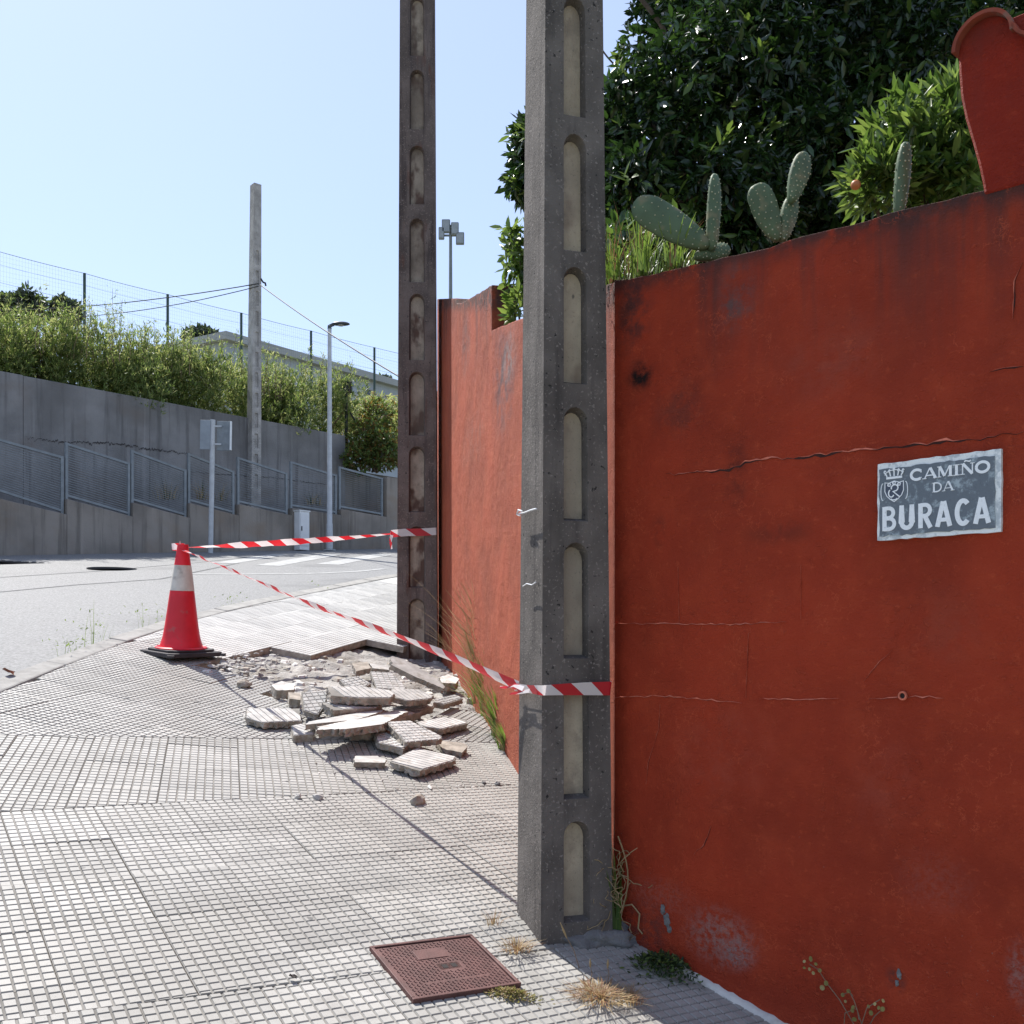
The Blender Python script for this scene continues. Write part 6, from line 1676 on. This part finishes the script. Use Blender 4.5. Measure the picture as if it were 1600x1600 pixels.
# dark trees on the skyline
for (x, y, Y, rx, ry, lab, stem) in ((45, 476, 60, 34, 24, 'dark bushy tree on the skyline at the far left', 520), (100, 484, 62, 26, 18, 'second dark tree on the skyline beside the bushy one', 520), (8, 478, 61, 22, 16, 'dark tree crown cut by the left edge of the photo', 520), (312, 528, 58, 24, 14, 'small dark tree crown behind the hedge left of the pale pole', 560), (598, 600, 75, 16, 9, 'small dark tree above the roof of the pale building', 640)):
    bl = [pix_blob(x + random.uniform(-.5, .5) * rx, y + random.uniform(-.3, .6) * ry, Y, rx * .55, ry * .62, rx / 1600 * Y * .6) for _ in range(6)] + [pix_blob(x, y, Y, rx * .7, ry, rx / 1600 * Y * .7)]
    bush('skyline_tree', lab, 'tree', bl, 420, 6, (.25, .5), (.35, .5), (.7, .3), [M['leaf_far'], M['leaf_hedge_dk']], at(x, stem, Y), 'dark trees on the skyline', r0=.3, foil='crown', sr=.12)

# weeds on the ledge behind the railings
for i, (x, y, n) in enumerate(((262, 780, 60), (316, 780, 40), (345, 782, 30), (487, 788, 26), (500, 790, 16))):
    l, _ = LW.loc(x, y); q = LW.pt(l, 0, .75); p = at(x, y, q.y)
    grass('dry_weed', ['widest pale dry weed behind the third railing panel', 'pale dry weed behind the railing left of the road sign post', 'pale dry weed behind the railing right of the road sign post', 'small dry weed above the white cabinet', 'tiny dry weed just right of the one above the white cabinet'][i], 'weed', p, [(n, .42 if i < 3 else .3, .28, .014, [0, 0, 1], (0, 0), .3 if i == 0 else .14, (0, 0, 0))], [M['grass_dry'], M['clover']], 'dry weeds on the ledge')

# tall grass at the foot of the lit wall
def gpt(x, y, dx=0.0, h=0.0): return gp(x, y) + Vector((dx, 0, h))
g = gpt(775, 1140)
tg = thing('tall_grass', 'tall grass with green base and dry bent tops at the foot of the sunlit wall', 'grass tuft', loc=g)
def drop(x, y): return gp(x, y) - g
mb = MB()
blades(mb, drop(792, 1172), 150, .17, .07, .009, [0, 0, 1], (-.03, 0), jit=.05)
blades(mb, drop(783, 1150), 190, .31, .11, .010, [0, 0, 0, 1], (-.05, .02), jit=.06)
blades(mb, drop(768, 1120), 170, .42, .13, .010, [0, 0, 1], (-.06, .03), jit=.07, seg=7)
blades(mb, drop(758, 1098), 110, .55, .12, .009, [0, 1, 1], (-.08, .06), jit=.07, seg=7)
blades(mb, drop(756, 1095), 60, .80, .16, .0065, 1, (-.08, .06), jit=.06, seg=9)
blades(mb, drop(752, 1090), 20, .98, .36, .005, 1, (-.22, .10), jit=.05, seg=10)
blades(mb, drop(740, 1100), 26, .30, .30, .005, [0, 1], (-.20, -.05), jit=.06, seg=7)
mb.build('blades', [M['grass_green'], M['grass_dry']], tg, fix=False)
mb = MB()
for _ in range(30):
    q = drop(random.uniform(745, 765), 1095); e = q + Vector((random.uniform(-.28, .05), random.uniform(0, .1), random.uniform(.5, .85))); m_ = q.lerp(e, .55) + Vector((.06, 0, .12)); mb.tube([q, q.lerp(m_, .5) + Vector((.015, 0, .02)), m_, e], [.003, .0026, .002, .0009], 4)
mb.build('stalks', M['grass_dry'], tg, fix=False)
# dry straw hanging on the far side, by the far pole
grass('dry_weed', 'few thin dry stalks leaning out beside the foot of the far pole', 'weed', at(708, 1035, 8.0), [(14, .42, .25, .004, 0, (-.2, 0), .05, (0, 0, 0))], [M['grass_dry']], 'dry weeds on the pavement')

# weed with hanging dead stems at the corner of pole and near wall
wp = gp(985, 1462); wq = W1.P + W1.d * ((wp.xy - W1.P).dot(W1.d)) - W1.n * .045
wpos = Vector((wq.x, wq.y, pave_z(wq.x, wq.y)))
wd_ = thing('corner_weed', 'green bladed weed with dead curly stems between nearest pole and dark red wall', 'weed', loc=wpos)
mb = MB()
blades(mb, (0, 0, .03), 16, .26, .035, .018, [0, 0, 1], (0, 0), jit=.02, seg=7); blades(mb, (-.01, 0, .02), 10, .33, .08, .012, [1, 2], (-.03, 0), jit=.02, seg=8)
mb.build('blades', [M['grass_green'], M['leaf_shrub'], M['grass_dry']], wd_, fix=False)
mb = MB()
for _ in range(46):
    p = Vector((random.uniform(-.05, .03), random.uniform(-.03, .02), random.uniform(0, .28))); pts = [p]; d = Vector((random.uniform(-1, .6), random.uniform(-.5, .1), random.uniform(-.4, .9))).normalized()
    for q in range(9): d = (d + Vector(rng.normal(size=3)) * .45 + Vector((-.05, -.02, -.12))).normalized(); pts.append(pts[-1] + d * .016)
    mb.tube(pts, [.0016] * len(pts), 4)
mb.tube([Vector((.0, -.02, .36)) + Vector((.035 * math.sin(t * .32), -.01, -.03 * t + .012)) * 1 for t in range(10)], .0025, 4)
mb.tube([Vector((.02, 0, .12)), Vector((.05, -.02, .13)), Vector((.075, -.03, .10)), Vector((.07, -.03, .05)), Vector((.085, -.03, .03))], .003, 4)
mb.build('dead_stems', M['grass_dry'], wd_, fix=False)
mb = MB(); blades(mb, (0, -.01, 0), 60, .05, .06, .004, 0, (0, 0), jit=.05); mb.build('root_straw', M['grass_dry'], wd_, fix=False)
# sprawling green clump in the shade
def mat_clump(name, label, cat, x, y, sx, sy, h, n, mats, ln, wdt, group=None):
    p = gp(x, y); t = thing(name, label, cat, loc=p, group=group)
    k = n; q = rng.normal(size=(k, 2)) * .5
    zt = h * np.exp(-(q ** 2).sum(1)) * rng.uniform(.3, 1, k)
    c = np.stack([q[:, 0] * sx, q[:, 1] * sy, q[:, 0] * sx * RX + q[:, 1] * sy * S + zt], 1)
    a = nz(np.stack([q[:, 0], q[:, 1], np.full(k, .5)], 1) + rng.normal(size=(k, 3)) * .6); nn = nz(rng.normal(size=(k, 3)) * .5 + np.array([0, 0, 1]))
    L = rng.uniform(*ln, k); f = link('foliage', leaf_mesh('foliage', c, a, nn, L, L * wdt, rng.integers(0, len(mats), k), mats), (), t); f['kind'] = 'stuff'
    return t
mat_clump('ground_clump', 'dark green low clump in the shade beside the whitewashed mortar strip', 'weed', 1040, 1517, .10, .075, .055, 800, [M['clover'], M['clover'], M['leaf_hedge']], (.010, .022), .5)
mat_clump('moss_clump', 'yellowish moss clump at the right corner of the iron access cover', 'moss', 798, 1556, .065, .028, .022, 700, [M['moss'], M['moss'], M['grass_dry']], (.006, .014), .5)
def dry_tuft(x, y, label, n, h, sp, jit, mats, lean=(0, 0), w=.003):
    p = gp(x, y)
    return grass('dry_weed', label, 'weed', p, [(n, h, sp, w, [0, 0, 1], lean, jit, (0, 0, .002))], mats, 'dry weeds on the pavement')
dry_tuft(940, 1560, 'widest rusty dry tuft at the edge of shade in front of the nearest pole', 240, .045, .09, .095, [M['grass_dry'], M['grass_rust']])
dry_tuft(925, 1553, 'short reddish mat of dry stems at the left of the widest dry tuft', 150, .03, .06, .07, [M['grass_rust'], M['grass_dry']])
dry_tuft(985, 1566, 'thin straw tuft at the right of the widest dry tuft', 80, .05, .07, .05, [M['grass_dry'], M['grass_rust']])
dry_tuft(808, 1486, 'straw coloured dry tuft between iron cover and nearest pole', 110, .045, .07, .05, [M['grass_dry'], M['grass_rust']])
dry_tuft(770, 1446, 'sparse thin straw at the left foot of the nearest pole', 24, .06, .06, .03, [M['grass_dry'], M['grass_rust']])
for (x, y, hh, lx_, lab) in ((905, 1512, .145, -.06, 'tall bent dry seed stalk in front of the nearest pole foot'), (922, 1535, .075, .0, 'short upright seed stalk left of a pair near the nearest pole'), (948, 1540, .085, .003, 'short upright seed stalk right of a pair near the nearest pole')):
    p = gp(x, y); t = thing('seed_stalk', lab, 'weed', loc=p, group='dry seed stalks by the nearest pole'); mb = MB()
    e = Vector((lx_, -.01, hh)); pts = [Vector((0, 0, 0)), e * .4 + Vector((.006, 0, 0)), e * .75, e]; mb.tube(pts, [.0016, .0014, .0012, .001], 5); mb.build('stalk', M['twig'], t, fix=False)
    mb = MB(); mb.tube([e * .68, e * .85, e * 1.04], [.002, .0042, .001], 6); mb.build('seed_head', M['grass_dry'], t, fix=False)
# climbing weed with round pale leaves on the near wall
lw_ = [W1.loc(*p) for p in ((1350, 1606), (1312, 1555), (1292, 1530), (1275, 1505))]
vt = thing('wall_creeper', 'sparse creeping weed with pale round leaves low on the dark red wall', 'weed', mw=W1.mat())
mb = MB()
def wv(x, y, off=-.02): l, z = W1.loc(x, y); return Vector((l, off, z))
paths = [[(1345, 1612), (1318, 1560), (1296, 1536), (1284, 1512), (1268, 1505)], [(1322, 1600), (1326, 1580), (1342, 1574), (1348, 1590)], [(1350, 1600), (1340, 1560), (1330, 1548), (1322, 1552)], [(1355, 1612), (1372, 1585), (1385, 1572)], [(1336, 1555), (1332, 1545)], [(1345, 1612), (1360, 1572), (1378, 1560)]]
for pth in paths: mb.tube([wv(x, y, -.012 - .01 * (i % 2)) for i, (x, y) in enumerate(pth)], .0014, 5)
mb.build('stem', M['twig'], vt, fix=False)
leafpos = [(1262, 1500), (1272, 1496), (1280, 1504), (1270, 1512), (1262, 1510), (1286, 1514), (1276, 1518), (1322, 1552), (1331, 1546), (1326, 1562), (1338, 1571), (1337, 1576), (1385, 1561), (1378, 1572), (1384, 1574), (1372, 1566), (1366, 1580), (1296, 1534), (1290, 1541), (1340, 1590), (1362, 1570)]
lm = None
for i, (x, y) in enumerate(leafpos):
    c = wv(x, y, -.02); r = random.uniform(.0045, .0085); nn = Vector((random.uniform(-.4, .4), -1, random.uniform(-.2, .7))).normalized(); t1 = nn.orthogonal().normalized(); t2 = nn.cross(t1)
    mb = MB(); mb.add([c - nn * .001] + [c + (t1 * math.cos(k * .785) + t2 * math.sin(k * .785)) * r for k in range(8)], [(0, 1 + k, 1 + (k + 1) % 8) for k in range(8)])
    mb.build('leaf', M['tallow'] if i % 3 == 0 else M['moss'], vt, fix=False)
# kerbside weeds, fallen leaves
for i, (x, y, h) in enumerate(((66, 1010, .16), (100, 1004, .26), (134, 998, .34), (160, 996, .20), (228, 975, .24), (246, 968, .22), (352, 940, .22), (366, 936, .2), (468, 912, .2))):
    p = gp(x, y); p = Vector((kerb_x(p.y) - .05, p.y, road_z(kerb_x(p.y) - .05, p.y)))
    t = thing('kerb_weed', ['low grey-green kerb weed nearest the left edge', 'thin kerb weed left of the tallest one', 'tallest thin kerb weed left of the cone', 'short kerb weed right of the tallest one', 'kerb weed just left of the cone', 'feathery kerb weed touching the cone outline', 'kerb weed right of the cone under the tape', 'kerb weed second to the right of the cone', 'farthest kerb weed under the middle of the tape'][i], 'weed', loc=p, group='thin weeds along the kerb')
    mb = MB(); blades(mb, (0, 0, 0), 4, h * 1.2, .06, .004, 0, jit=.08, seg=5); Cs = []
    for k in range(24): Cs.append((random.gauss(0, .07), random.gauss(0, .04), random.random() * h * 1.2))
    mb.build('stem', M['leaf_hedge'], t, fix=False)
    C_, a_, n_, L_, W_, m_ = cluster_leaves(np.array(Cs), nz(rng.normal(size=(24, 3)) + np.array([0, 0, .6])), 1, (.014, .03), (.3, .5), (1.0,)); f = link('leaves', leaf_mesh('leaves', C_, a_, n_, L_, W_, m_, [M['leaf_hedge']]), (), t); f['kind'] = 'stuff'
def litter(name, label, x, y, s, mat, h=.012):
    p = gp(x, y); b = MB(); vs = []
    for k in range(9): a = k / 9 * 6.283; r = s * random.uniform(.55, 1.1); vs.append((math.cos(a) * r, math.sin(a) * r * .8, h * random.uniform(.2, 1.2)))
    b.add([(0, 0, h * .5)] + vs + [(x_ * .98, y_ * .98, z_ - .002) for x_, y_, z_ in vs], [(0, 1 + k, 1 + (k + 1) % 9) for k in range(9)] + [(1 + k, 10 + k, 10 + (k + 1) % 9, 1 + (k + 1) % 9) for k in range(9)] + [tuple(range(10, 19))])
    o = b.build(name, M[mat], None, pave_mat(p + PN * .003)); return tag(o, label, 'fallen leaf')
o = litter('fallen_leaf', 'single dark curled leaf lying on the grooved paving left of the iron cover', 457, 1532, .013, 'dead_leaf', .022)
o = litter('fallen_leaf', 'rusty brown clump of dead leaves at the kerb on the left edge', 14, 1056, .05, 'rust_leaf', .04)
